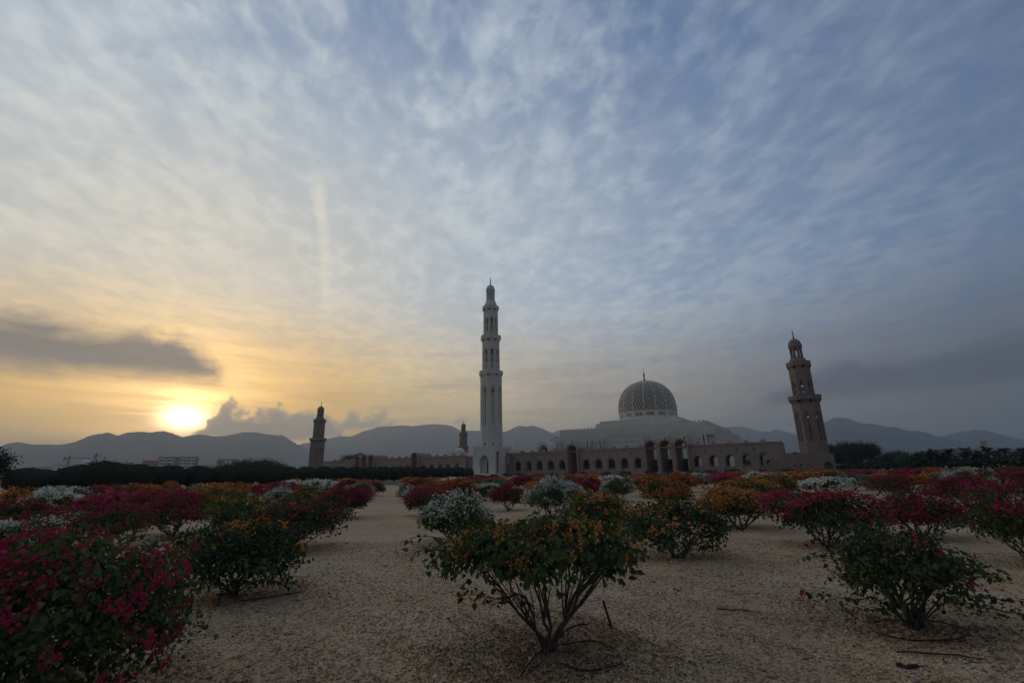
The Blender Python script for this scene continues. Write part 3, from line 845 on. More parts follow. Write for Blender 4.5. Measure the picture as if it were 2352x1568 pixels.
def prayer_hall():
    r = mthing('prayer_hall', 51.9, 67.4, 'large pale domed prayer hall with stepped crenellated walls', 'mosque hall')
    m = M_WHITE
    def tier(h, z0, z1, name, cren=0):
        mb = MB(); mb.box(-h, h, -h, h, z0, z1); o = mb.build(name, m, r)
        if cren:
            mb = MB()
            n = int(2 * h / 1.55)
            s = 2 * h / n
            for k in range(n):
                c = -h + s * (k + .5)
                for (cx, cy, dx, dy) in ((c, -h + .2, s * .30, .2), (c, h - .2, s * .30, .2)):
                    mb.box(cx - dx, cx + dx, cy - dy, cy + dy, z1 + .002, z1 + cren * .6)
                    mb.box(cx - dx * .5, cx + dx * .5, cy - dy, cy + dy, z1 + cren * .6, z1 + cren)
                if 0 < k < n - 1:
                    for cx in (-h + .2, h - .2):
                        mb.box(cx - .2, cx + .2, c - s * .3, c + s * .3, z1 + .002, z1 + cren * .6)
                        mb.box(cx - .2, cx + .2, c - s * .15, c + s * .15, z1 + cren * .6, z1 + cren)
            q = mb.build('battlements', m, o); tag(q, kind='stuff')
        return o
    tier(37.0, .9, 17.5, 'lower_tier', .75)
    tier(33.4, 17.3, 20.5, 'upper_tier', .75)
    tier(20.3, 20.3, 24.0, 'roof_step')
    tier(18.7, 23.8, 25.3, 'roof_step')
    # facade relief: string courses, flat panels, piers with slots
    H = 37.0
    for zz, hh in ((11.8, .35), (13.9, .2), (16.4, .3)):
        mb = MB(); mb.box(-H - .12, H + .12, -H - .12, -H - .004, zz, zz + hh); mb.build('string_course', m, r)
        mb = MB(); mb.box(H + .004, H + .12, -H - .004, H, zz, zz + hh); mb.build('string_course', m, r)
    for zz in (19.0,):
        mb = MB(); mb.box(-33.5, 33.5, -33.52, -33.404, zz, zz + .25); mb.build('string_course', m, r)
    for a in (20.2, 27.8, 35.3, 41.4, 61.7, 70.3, 78.0, 85.3):
        x = a - 51.9
        mb = MB()
        mb.holed(rect(x - 1.0, x + 1.0, .9, 15.6), [arch(x, .26, 9.8, 14.3, 14.9, 4)], -H - 2.6, -H - 2.1)
        mb.box(x - 1.0, x - .7, -H - 2.1, -H - .01, .9, 15.6); mb.box(x + .7, x + 1.0, -H - 2.1, -H - .01, .9, 15.6)
        mb.box(x - .7, x + .7, -H - 2.1, -H - .01, 15.2, 15.59)
        mb.build('slotted_pier', m, r)
    for a0, a1 in ((45, 50), (51.5, 56.5), (58, 60.3), (64, 68.5), (29.6, 33.4), (22.2, 25.9)):
        mb = MB(); mb.holed(rect(a0 - 51.9, a1 - 51.9, 9.2, 11.6), [rect(a0 - 51.4, a1 - 52.4, 9.6, 11.2)], -H - .2, -H - .003); mb.build('wall_panel', m, r)
    # projecting balcony box at the right corner
    mb = MB(); mb.box(33.5, 37.9, -H - 1.3, -H - .01, 14.9, 16.9); mb.build('corner_canopy', m, r)
    # drum
    Rd = 14.45
    mb = MB()
    mb.lathe([(octR(33), 25.303), (octR(31.2), 26.0), (Rd + .4, 26.003), (Rd + .25, 26.6)], 16, 0)
    mb.build('drum_foot', m, r)
    mb = MB()
    n = 16
    fl = Rd * 2 * math.cos(math.pi / n)
    ap = fl / 2; w = ap * math.tan(math.pi / n)
    for k in range(n):
        M = Matrix.Rotation(k * 2 * math.pi / n, 4, 'Z')
        mb.holed(rect(-w, w, 26.6, 29.9), [arch(c, .33, 27.35, 28.35, 28.8, 4) for c in (-1.15, 0, 1.15)], -ap, -ap + .5, M)
    mb.lathe([(Rd - .3, 29.6), (Rd + .15, 29.65), (Rd + .2, 30.0), (Rd - .3, 30.0)], 16, math.pi / 16, False, False)
    mb.build('drum', m, r)
    # gold inner shell under the pale lattice
    z0, z1 = 30.0, 46.2
    def prof(u):
        # u 0..1 along height; slightly bulging, pointed crown
        ang = u * math.pi / 2
        rr = Rd * (math.cos(ang) ** .80) * (1 + .035 * math.sin(u * math.pi))
        rr = rr * (1 - .10 * u ** 6)
        return rr, z0 + (z1 - z0) * (math.sin(ang) ** 1.0 * .955 + .045 * u)
    us = [i / 30 for i in range(31)]
    mb = MB(); mb.lathe([(max(prof(u)[0] - .55, .05), prof(u)[1] - .3 * u) for u in us], 48, 0, True, True)
    mb.build('gold_inner_dome', M_GOLD, r, True)
    def pt(ang, u, off):
        rr, z = prof(u)
        e = 1e-3
        r2, z2 = prof(min(u + e, 1)); 
        n_ = Vector((z2 - z, 0, -(r2 - rr))).normalized() if u < .999 else Vector((0, 0, 1))
        return Vector(((rr + n_.x * off) * math.cos(ang), (rr + n_.x * off) * math.sin(ang), z + n_.z * off))
    def bar(mb, path, wd, dp):
        """rectangular bar on the dome surface, path of (ang,u)"""
        o = len(mb.v)
        for i, (a, u) in enumerate(path):
            a0, u0 = path[max(i - 1, 0)]; a1, u1 = path[min(i + 1, len(path) - 1)]
            t = (pt(a1, u1, 0) - pt(a0, u0, 0)).normalized()
            c = pt(a, u, 0); nn = (pt(a, u, 1) - c).normalized(); s = t.cross(nn).normalized()
            for q, d in ((-wd, .0), (wd, .0), (wd, -dp), (-wd, -dp)):
                mb.v.append(tuple(c + s * q + nn * d))
        for i in range(len(path) - 1):
            for k in range(4):
                q = (k + 1) % 4
                mb.f.append((o + i * 4 + k, o + i * 4 + q, o + (i + 1) * 4 + q, o + (i + 1) * 4 + k))
    ncol, nrow = 64, 18
    umax = .90
    def ur(j): return umax * (j / nrow) ** .93
    mb = MB()
    for j in range(nrow):
        for i in range(ncol):
            a0 = 2 * math.pi * (i + (.5 if j % 2 else 0)) / ncol
            da = math.pi / ncol
            for s in (-1, 1):
                bar(mb, [(a0, ur(j)), (a0 + s * da, ur(j + 1))], .125, .3)
    lat = mb.build('lattice', m, r); tag(lat, kind='stuff')
    rme = None
    for k in range(16):
        if rme is None:
            mb = MB(); bar(mb, [(0, umax * q / 24) for q in range(25)], .2, .4); rme = mb.mesh('rib')
        o = link('rib', rme, m, r); o.rotation_euler.z = 2 * math.pi * (k + .5) / 16
    mb = MB()
    mb.lathe([(prof(umax - .015)[0] + .08, prof(umax - .015)[1] - .1), (prof(umax)[0] + .1, prof(umax)[1] + .15), (prof(.95)[0], prof(.95)[1]), (.5, z1), (.3, z1 + .1)], 32)
    mb.build('crown', m, r, True)
    finial(r, 46.0, 53.5, 2.0, M_BRONZE)
    # vaulted iwan at the near left corner
    mb = MB()
    mb.holed(arch(-35.3, 3.6, .9, 11.2, 15.4, 12), [arch(-35.0, 2.5, 1.0, 10.6, 13.7, 12)], -H - 11, -H - 10.2)
    mb.holed(arch(-35.3, 3.3, .9, 11.2, 15.05, 12), [arch(-35.0, 2.2, 1.0, 10.6, 13.4, 12)], -H - 10.198, -H - .01)
    mb.build('iwan', m, r)
prayer_hall()

def dome_pavilion(a, b, rad, zt, zspire, stepped, label, base):
    r = mthing('dome_pavilion', a, b, label, 'dome')
    mb = MB(); mb.box(-base, base, -base, base, .9, zt - rad); mb.build('wall', M_WHITE, r)
    mb = MB(); mb.box(-base - .15, base + .15, -base - .15, base + .15, zt - rad + .002, zt - rad + .3); mb.build('cornice', M_WHITE, r)
    mb = MB()
    if stepped:
        p = [(rad * 1.25, zt - rad + .3)]
        for q in range(6):
            rr = rad * (1.15 - q * .19); zz = zt - rad + .3 + q * rad * .15
            p += [(rr, zz), (rr, zz + rad * .13)]
        p += [(.15, zt)]
        mb.lathe(p, 20)
    else:
        p = [(rad, zt - rad + .3)]
        for q in range(1, 11):
            u = q / 10 * math.pi / 2
            p.append((max(rad * math.cos(u), .05), zt - rad + .3 + (rad - .3) * math.sin(u)))
        mb.lathe(p, 24)
    mb.build('dome', M_WHITE, r, not stepped)
    mb = MB(); mb.lathe([(.12, zt - .05), (.1, zt + (zspire - zt) * .4), (.02, zspire)], 6); mb.build('spire', M_BRONZE, r)
dome_pavilion(-56.8, 50, 3.1, 16.5, 17.3, False, 'small smooth white dome beside the farthest brown minaret', 4.2)
dome_pavilion(-17.0, 50, 2.6, 15.7, 17.0, True, 'small stepped white dome just right of the tall minaret base', 4.6)
dome_pavilion(-43.0, 62, 2.6, 15.6, 17.0, True, 'small pointed white dome over the left wing near the single portal', 3.6)

# ------------------------------------------------------------------ foliage helpers
LEAF4 = (np.array([(0, 0, 0), (.26, .18, .06), (.34, .46, .10), (0, 1, -.16), (-.34, .46, .10), (-.26, .18, .06), (0, .45, -.03)]),
         np.array([(0, 1, 6), (1, 2, 6), (2, 3, 6), (3, 4, 6), (4, 5, 6), (5, 0, 6)]))
BRACT6 = (np.array([(0, 0, 0), (.40, .34, .12), (.36, .74, .15), (0, 1, .04), (-.36, .74, .15), (-.40, .34, .12)]),
          np.array([(0, 1, 2), (0, 2, 3), (0, 3, 4), (0, 4, 5)]))
LEAF2 = (np.array([(0, 0, 0), (.36, .45, .10), (0, 1, -.12), (-.36, .45, .10)]), np.array([(0, 1, 2), (0, 2, 3)]))
BRACT = (np.array([(0, 0, 0), (.46, .50, .14), (0, 1, .02), (-.46, .50, .14)]), np.array([(0, 1, 2), (0, 2, 3)]))
NEEDLE = (np.array([(-.09, 0, 0), (.09, 0, 0), (0, 1, -.1)]), np.array([(0, 1, 2)]))
def unit(v):
    return v / np.maximum(np.linalg.norm(v, axis=-1, keepdims=True), 1e-9)
def frames(N, rng, lean=None):
    r = rng.normal(size=N.shape)
    if lean is not None: r = r * .55 + lean
    T = unit(r - (r * N).sum(1, keepdims=True) * N)      # leaf axis
    X = np.cross(T, N)
    return X, T
def cloud(P, N, size, templ, rng, lean=None):
    X, T = frames(N, rng, lean)
    tv, tf = templ
    s = np.asarray(size)[:, None, None]
    V = P[:, None, :] + s * (tv[None, :, 0:1] * X[:, None, :] + tv[None, :, 1:2] * T[:, None, :] + tv[None, :, 2:3] * N[:, None, :])
    k = len(tv)
    F = tf[None] + (np.arange(len(P)) * k)[:, None, None]
    return V.reshape(-1, 3), F.reshape(-1, tf.shape[1]), (X, T)
def rdir(n, rng, zmin=-1.0):
    z = rng.uniform(zmin, 1, n); a = rng.uniform(0, 2 * np.pi, n); r = np.sqrt(1 - z * z)
    return np.c_[r * np.cos(a), r * np.sin(a), z]

class Crown:
    """lumpy flattened dome"""
    def __init__(self, rng, rx, ry, h, clear, zc=.55, lump=.20):
        self.rx, self.ry, self.zc = rx, ry, h * zc
        self.rt, self.rb = h * (1 - zc), max(h * zc - clear, .05)
        self.c = rdir(16, rng, -.5); self.a = rng.uniform(-lump, lump * 1.2, 16); self.w = rng.uniform(.03, .13, 16)
        self.k = 1.0
        self.k = 1.06 / np.quantile(self.rad(rdir(900, np.random.default_rng(1), -.2)), .97)
    def rad(self, d):
        q = d @ self.c.T
        return self.k * np.minimum(1 + (self.a * np.exp(-(1 - q) / self.w)).sum(1), 1.5)
    def at(self, d, u):
        k = (self.rad(d) * u)[:, None]
        rz = np.where(d[:, 2:3] > 0, self.rt, self.rb)
        return np.array([0, 0, self.zc]) + k * np.c_[d[:, 0] * self.rx, d[:, 1] * self.ry, d[:, 2] * rz[:, 0]]

def bush_parts(seed, rx=1.0, ry=1.0, h=1.25, clear=.3, n_leaf=2600, leaf=.075, n_cl=90, per=9, bract=.045, clsize=.07,
               zfl=-.1, patch=.5, stems=7, shoots=10, templ=LEAF2, hollow=.55, under=1.0, zc=.55, rad=.022, lump=.20, twigs=False, sprays=()):
    rng = np.random.default_rng(seed)
    C = Crown(rng, rx, ry, h, clear, zc, lump)
    mb = MB()
    # stems and limbs
    tips = []
    for s in range(stems):
        a = 2 * math.pi * (s + rng.uniform(-.3, .3)) / stems
        el = rng.uniform(-.05, .9)
        d = np.array([[math.cos(a) * math.cos(el), math.sin(a) * math.cos(el), math.sin(el)]])
        end = Vector(C.at(d, np.array([rng.uniform(.6, .88)]))[0])
        b0 = Vector((rng.normal() * .035, rng.normal() * .035, -.03))
        sp = rng.uniform(.2, .72)
        mid = Vector((end.x * sp, end.y * sp, end.z * (.52 - .42 * sp) + .04))
        pts = []
        for q in range(8):
            t = q / 7
            p = b0 * (1 - t) ** 2 + mid * (2 * t * (1 - t)) + end * t * t
            pts.append(p + Vector(rng.normal(size=3) * .022 * (0 if q in (0,) else 1)))
        r0 = rad * rng.uniform(.7, 1.25)
        mb.tube(pts, [r0 * (1 - .72 * q / 7) for q in range(8)], 6)
        for k in range(4):
            i = rng.integers(2, 6)
            d2 = unit(d + rng.normal(size=(1, 3)) * .45)
            if d2[0, 2] < -.25: d2[0, 2] = .1
            e2 = Vector(C.at(unit(d2), np.array([rng.uniform(.62, .95)]))[0])
            s0 = pts[i]
            m2 = s0 * .5 + e2 * .5 + Vector((0, 0, -.05)) + Vector(rng.normal(size=3) * .03)
            pp = [s0 * (1 - t) ** 2 + m2 * (2 * t * (1 - t)) + e2 * t * t for t in (0, .25, .5, .75, 1)]
            r1 = r0 * (1 - .72 * i / 7) * .62
            mb.tube(pp, [r1 * (1 - .7 * q / 4) for q in range(5)], 5)
            tips.append(e2)
        tips.append(end)
    # leaves: in clumps on and under the shell
    nc = max(40, n_leaf // 22)
    cd = rdir(nc, rng, -.55)
    cd = cd[rng.uniform(size=nc) < np.where(cd[:, 2] < -.12, .55 * under, 1.0)]
    cu = hollow + (1 - hollow) * rng.uniform(0, 1, len(cd)) ** .6
    cp = C.at(cd, cu)
    if twigs:
        tp = np.array([tuple(t_) for t_ in tips])
        for c_ in cp:
            j_ = int(np.argmin(((tp - c_) ** 2).sum(1)))
            a_, b_ = Vector(tp[j_]), Vector(c_)
            mb.tube([a_, a_ * .5 + b_ * .5 + Vector(rng.normal(size=3) * .012), b_], [.0045, .003, .0015], 4)
    pick = rng.integers(0, len(cp), n_leaf)
    P = cp[pick] + np.clip(rng.normal(size=(n_leaf, 3)), -1.6, 1.6) * np.array([.10, .10, .075]) * (rx / 1.0) ** .5
    dirs = unit(P - np.array([0, 0, C.zc * .7]))
    # long arching shoots that break the outline
    SP, SN = [], []
    for k in range(shoots):
        d = rdir(1, rng, -.1)
        p0 = Vector(C.at(d, np.array([.85]))[0]); L = rng.uniform(.2, .62)
        dv = Vector(d[0]); dv = Vector((dv.x, dv.y, dv.z * .5 + .25)).normalized()
        pts = [p0 + dv * (L * t) + Vector((0, 0, -.35 * L * t * t)) for t in (0, .25, .5, .75, 1)]
        near_ = min(tips, key=lambda t_: (t_ - p0).length_squared)
        mb.tube([near_] + pts, [.007, .006, .005, .0045, .003, .002], 4)
        for t in np.linspace(.15, 1, 14):
            q = p0 + dv * (L * t) + Vector((0, 0, -.35 * L * t * t))
            SP.append(np.array(q) + rng.normal(size=3) * .018); SN.append(unit(rng.normal(size=3) + np.array([0, 0, .8])))
    ends = []
    for (sa, L, za, zb) in sprays:
        n_ = 16
        pts = []
        for q in range(n_):
            t = q / (n_ - 1)
            rr = .05 + L * t
            pts.append(Vector((rr * math.cos(sa + .12 * math.sin(t * 5)), rr * math.sin(sa + .12 * math.sin(t * 5)), .04 + (za - .04) * min(1, t * 3) + (zb - za) * max(0, t - .33) / .67 + .02 * math.sin(t * 9))))
        mb.tube(pts, [.009 * (1 - .75 * q / (n_ - 1)) for q in range(n_)], 5)
        for q in range(3, n_):
            for e_ in range(5):
                SP.append(np.array(pts[q]) + rng.normal(size=3) * .028); SN.append(unit(rng.normal(size=3) * .6 + np.array([0, 0, 1.0])))
        ends += [np.array(pts[-1]), np.array(pts[-2]) + rng.normal(size=3) * .03]
    if SP:
        P = np.r_[P, np.array(SP)]; dirs = np.r_[dirs, np.array(SN)]
    keep = P[:, 2] > .04
    P, dirs = P[keep], dirs[keep]
    N = unit(dirs * .75 + rng.normal(size=P.shape) * .55 + np.array([0, 0, .25]))
    size = leaf * rng.uniform(.5, 1.35, len(P))
    lean = np.array([0, 0, -.7]) + dirs * .5
    V, F, (X, T) = cloud(P, N, size, templ, rng, lean)
    # bract clusters
    fd = rdir(n_cl * 4, rng, zfl)
    pn = (np.cos(fd @ rng.normal(size=3) * 3.1 + 1) + np.cos(fd @ rng.normal(size=3) * 4.3)) * .5
    fd = fd[np.argsort(-(pn * patch + rng.uniform(-1, 1, len(fd)) * (1 - patch) + fd[:, 2] * .25))][:n_cl]
    fc = C.at(fd, rng.uniform(.98, 1.10, len(fd)))
    if shoots and SP:
        idx = rng.integers(0, len(SP), max(2, n_cl // 12))
        fc = np.r_[fc, np.array(SP)[idx]]; fd = np.r_[fd, unit(np.array(SN)[idx])]
    if ends:
        fc = np.r_[fc, np.array(ends)]; fd = np.r_[fd, np.tile(np.array([[0, 0, 1.0]]), (len(ends), 1))]
    return dict(wood=mb, P=P, N=N, X=X, T=T, size=size, V=V, F=F, fc=fc, fd=fd, C=C, per=per, bract=bract, clsize=clsize, rng=rng)
def bract_cloud(fc, fd, per, bract, clsize, rng, templ=None):
    P = np.repeat(fc, per, 0) + rng.normal(size=(len(fc) * per, 3)) * clsize * np.array([1, 1, .7])
    N = unit(np.repeat(fd, per, 0) * .7 + rng.normal(size=P.shape) * .7 + np.array([0, 0, .2]))
    P[:, 2] = np.maximum(P[:, 2], .03)
    return cloud(P, N, bract * rng.uniform(.7, 1.25, len(P)), templ or BRACT, rng)[:2]

def bush_thing(x, y, label, group='bougainvillea bushes on the gravel', rz=0.0, name='bougainvillea_bush'):
    r = empty(name, (x, y, float(hground(x, y))), rz)
    return tag(r, label, 'bush', group)

ORD = ['first', 'second', 'third', 'fourth', 'fifth', 'sixth', 'seventh', 'eighth', 'ninth', 'tenth', 'eleventh', 'twelfth', 'thirteenth', 'fourteenth', 'fifteenth', 'sixteenth', 'seventeenth', 'eighteenth', 'nineteenth', 'twentieth',
       'twenty-first', 'twenty-second', 'twenty-third', 'twenty-fourth', 'twenty-fifth', 'twenty-sixth', 'twenty-seventh', 'twenty-eighth']
# --- variants shared by the middle and far bushes
VAR = {}
def variant(key, **kw):
    d = bush_parts(**kw)
    w = d['wood'].mesh('branches'); w.materials.append(M_BARK)
    l = npmesh('foliage', d['V'], d['F']); l.materials.append(M_LEAF)
    fv, ff = bract_cloud(d['fc'], d['fd'], d['per'], d['bract'], d['clsize'], d['rng'])
    f = npmesh('flowers', fv, ff); f.materials.append(FL['magenta'])
    VAR[key] = (w, l, f)
for i in range(3):
    variant(('mid', 'full', i), seed=100 + i, n_leaf=4200, leaf=.066, n_cl=250, per=10, bract=.050, clsize=.055, zfl=-.25, patch=.45, clear=.10, under=1.5, zc=.5, lump=.40, shoots=20)
    variant(('mid', 'some', i), seed=120 + i, n_leaf=4800, leaf=.066, n_cl=120, per=9, bract=.055, clsize=.06, zfl=-.15, patch=.6, clear=.10, under=1.5, zc=.5, lump=.40, shoots=22)
    variant(('mid', 'few', i), seed=140 + i, n_leaf=4800, leaf=.068, n_cl=46, per=9, bract=.055, clsize=.055, zfl=-.2, patch=.5, clear=.12, under=1.4, zc=.5, shoots=28, lump=.42)
for i in range(4):
    variant(('far', 'full', i), seed=200 + i, n_leaf=850, leaf=.16, n_cl=190, per=6, bract=.12, clsize=.10, zfl=-.25, patch=.3, clear=.08, lump=.34, shoots=5, stems=4)
    variant(('far', 'some', i), seed=220 + i, n_leaf=950, leaf=.16, n_cl=80, per=6, bract=.12, clsize=.10, zfl=-.1, patch=.6, clear=.08, lump=.34, shoots=6, stems=4)
def put_bush(lod, mode, i, x, y, colour, sx, sz, label, group, rz, leafm=None, name='bougainvillea_bush'):
    r = bush_thing(x, y, label, group, rz, name)
    h_ = abs(math.sin(x * 12.9 + y * 78.2)) ; g_ = abs(math.sin(x * 39.3 + y * 11.1))
    r.scale = (sx * (.88 + .24 * h_), sx * (.88 + .24 * g_), sz)
    r.rotation_euler = ((h_ - .5) * .10, (g_ - .5) * .12, rz)
    w, l, f = VAR[(lod, mode, i)]
    link('branches', w, None, r)
    o = link('foliage', l, None, r); o['kind'] = 'stuff'
    if leafm: objmat(o, leafm)
    if colour:
        o = link('flowers', f, None, r); o['kind'] = 'stuff'
        objmat(o, FL[colour])
    return r

# --- near bushes: leaves and flower clusters that can be picked apart are objects
def leaf_mesh():
    return npmesh('leaf', LEAF4[0], LEAF4[1])
LEAFME = leaf_mesh(); LEAFME.materials.append(M_LEAF)
def cluster_meshes(col, n=3, per=14, bract=.042, cl=.05):
    out = []
    for k in range(n):
        rng = np.random.default_rng(300 + k)
        # bracts fanned out round one short stalk: every bract starts at the same centre point
        tv, tf = BRACT6
        V, F = [np.zeros(3)], []
        for q in range(per):
            dd = unit(rng.normal(size=3) + np.array([0, 0, .7])); far_ = cl * rng.uniform(.25, 1.25)
            n_ = unit(dd * .6 + rng.normal(size=3) * .6); t_ = unit(dd - (dd @ n_) * n_ * .6); x_ = np.cross(t_, n_)
            sz = bract * rng.uniform(.8, 1.25); o_ = len(V)
            b_ = dd * far_
            V += [b_, b_ + x_ * .003]
            for pnt in tv[1:]:
                V.append(b_ + sz * (pnt[0] * x_ + pnt[1] * t_ + pnt[2] * n_))
            F += [(0, o_, o_ + 1)] + [(o_, o_ + 1 + q0, o_ + 2 + q0) for q0 in (1, 2, 3, 4)]
        v, f = np.array(V), np.array(F)
        me = npmesh('flower_cluster', v, f); me.materials.append(FL[col]); out.append(me)
    return out
def near_bush(x, y, label, colour, kw, n_obj_leaf=230, n_obj_cl=90, leafm=None, rz=0.0):
    r = bush_thing(x, y, label, None, rz)
    d = bush_parts(templ=LEAF4, **kw)
    o = d['wood'].build('branches', M_BARK, r)
    # the leaves that stand out towards the viewer become single leaves
    vd = Vector((-x, -y, .6)); vd.normalize()
    c, s = math.cos(-rz), math.sin(-rz)
    vl = np.array([vd.x * c - vd.y * s, vd.x * s + vd.y * c, vd.z])
    dirs = d['P'] - np.array([0, 0, d['C'].zc])
    score = dirs @ vl + d['rng'].uniform(0, .25, len(dirs))
    order = np.argsort(-score)
    sel, rest = order[:n_obj_leaf], order[n_obj_leaf:]
    used = d["V"].reshape(len(d["P"]), 7, 3)[rest].reshape(-1, 3)
    tf = LEAF4[1][None] + (np.arange(len(rest)) * 7)[:, None, None]
    me = npmesh('foliage', used, tf.reshape(-1, 3)); me.materials.append(leafm or M_LEAF)
    tag(link('foliage', me, None, r), kind='stuff')
    for i in sel:
        o = link('leaf', LEAFME, None, r)
        sz = d['size'][i]
        X, T, N, P = d['X'][i] * sz, d['T'][i] * sz, d['N'][i] * sz, d['P'][i]
        o.matrix_basis = Matrix(((X[0], T[0], N[0], P[0]), (X[1], T[1], N[1], P[1]), (X[2], T[2], N[2], P[2]), (0, 0, 0, 1)))
    cms = cluster_meshes(colour, 3, d['per'], d['bract'], d['clsize'])
    sc_ = (d['fc'] - np.array([0, 0, d['C'].zc])) @ vl
    for q, i in enumerate(np.argsort(-sc_)):
        if q >= n_obj_cl: break
        o = link('flower_cluster', cms[q % 3], None, r)
        o.location = d['fc'][i]
        o.rotation_euler = Vector(d['fd'][i]).to_track_quat('Z', 'Y').to_euler()
        o.scale = (d['rng'].uniform(.8, 1.25),) * 3
    rest_c = np.argsort(-sc_)[n_obj_cl:]
    if len(rest_c):
        fv, ff = bract_cloud(d['fc'][rest_c], d['fd'][rest_c], d['per'], d['bract'], d['clsize'], d['rng'], BRACT6)
        me = npmesh('flowers', fv, ff); me.materials.append(FL[colour])
        tag(link('flowers', me, None, r), kind='stuff')
    return r

near_bush(.30, 4.95, 'orange-flowered bougainvillea with bare forked stems, closest in the middle', 'orange',
          dict(seed=11, rx=1.0, ry=.92, h=1.17, clear=.50, n_leaf=4700, leaf=.066, n_cl=120, per=8, bract=.029, clsize=.034, zfl=.1, patch=.3,
               stems=7, shoots=18, hollow=.48, under=.5, zc=.70, rad=.022, lump=.40, twigs=True, sprays=((3.35, .80, .50, .48),)), 290, 130)
near_bush(-3.72, 3.95, 'large dense magenta bougainvillea filling the lower left corner', 'magenta',
          dict(seed=12, rx=1.07, ry=1.03, h=1.28, clear=.03, n_leaf=17000, leaf=.050, n_cl=240, per=12, bract=.031, clsize=.040, zfl=-.75, patch=.5,
               stems=9, shoots=26, hollow=.4, under=1.6, zc=.50, lump=.13), 290, 200)
near_bush(4.12, 5.5, 'green open-branched bougainvillea with a few red flowers, closest at the right', 'red',
          dict(seed=13, rx=.72, ry=.7, h=1.02, clear=.14, n_leaf=3300, leaf=.055, n_cl=30, per=8, bract=.028, clsize=.034, zfl=-.35, patch=.5,
               stems=10, shoots=30, hollow=.38, under=1.2, zc=.52, lump=.40, twigs=True, sprays=((-.05, 1.25, .34, .22), (-.35, 1.05, .30, .16), (.25, 1.15, .42, .42), (3.0, .95, .30, .26), (-2.7, .8, .28, .2))), 280, 34, M_LEAFD)
near_bush(-4.05, 7.45, 'dark sparse bougainvillea with scattered orange clusters behind the big magenta one', 'orange',
          dict(seed=14, rx=1.0, ry=.9, h=1.02, clear=.06, n_leaf=6500, leaf=.056, n_cl=40, per=13, bract=.036, clsize=.045, zfl=-.5, patch=.3,
               stems=8, shoots=24, hollow=.45, under=1.4, zc=.50, lump=.34, sprays=((-.25, 1.15, .22, .18), (-1.2, .9, .2, .12))), 220, 36, M_LEAFD)

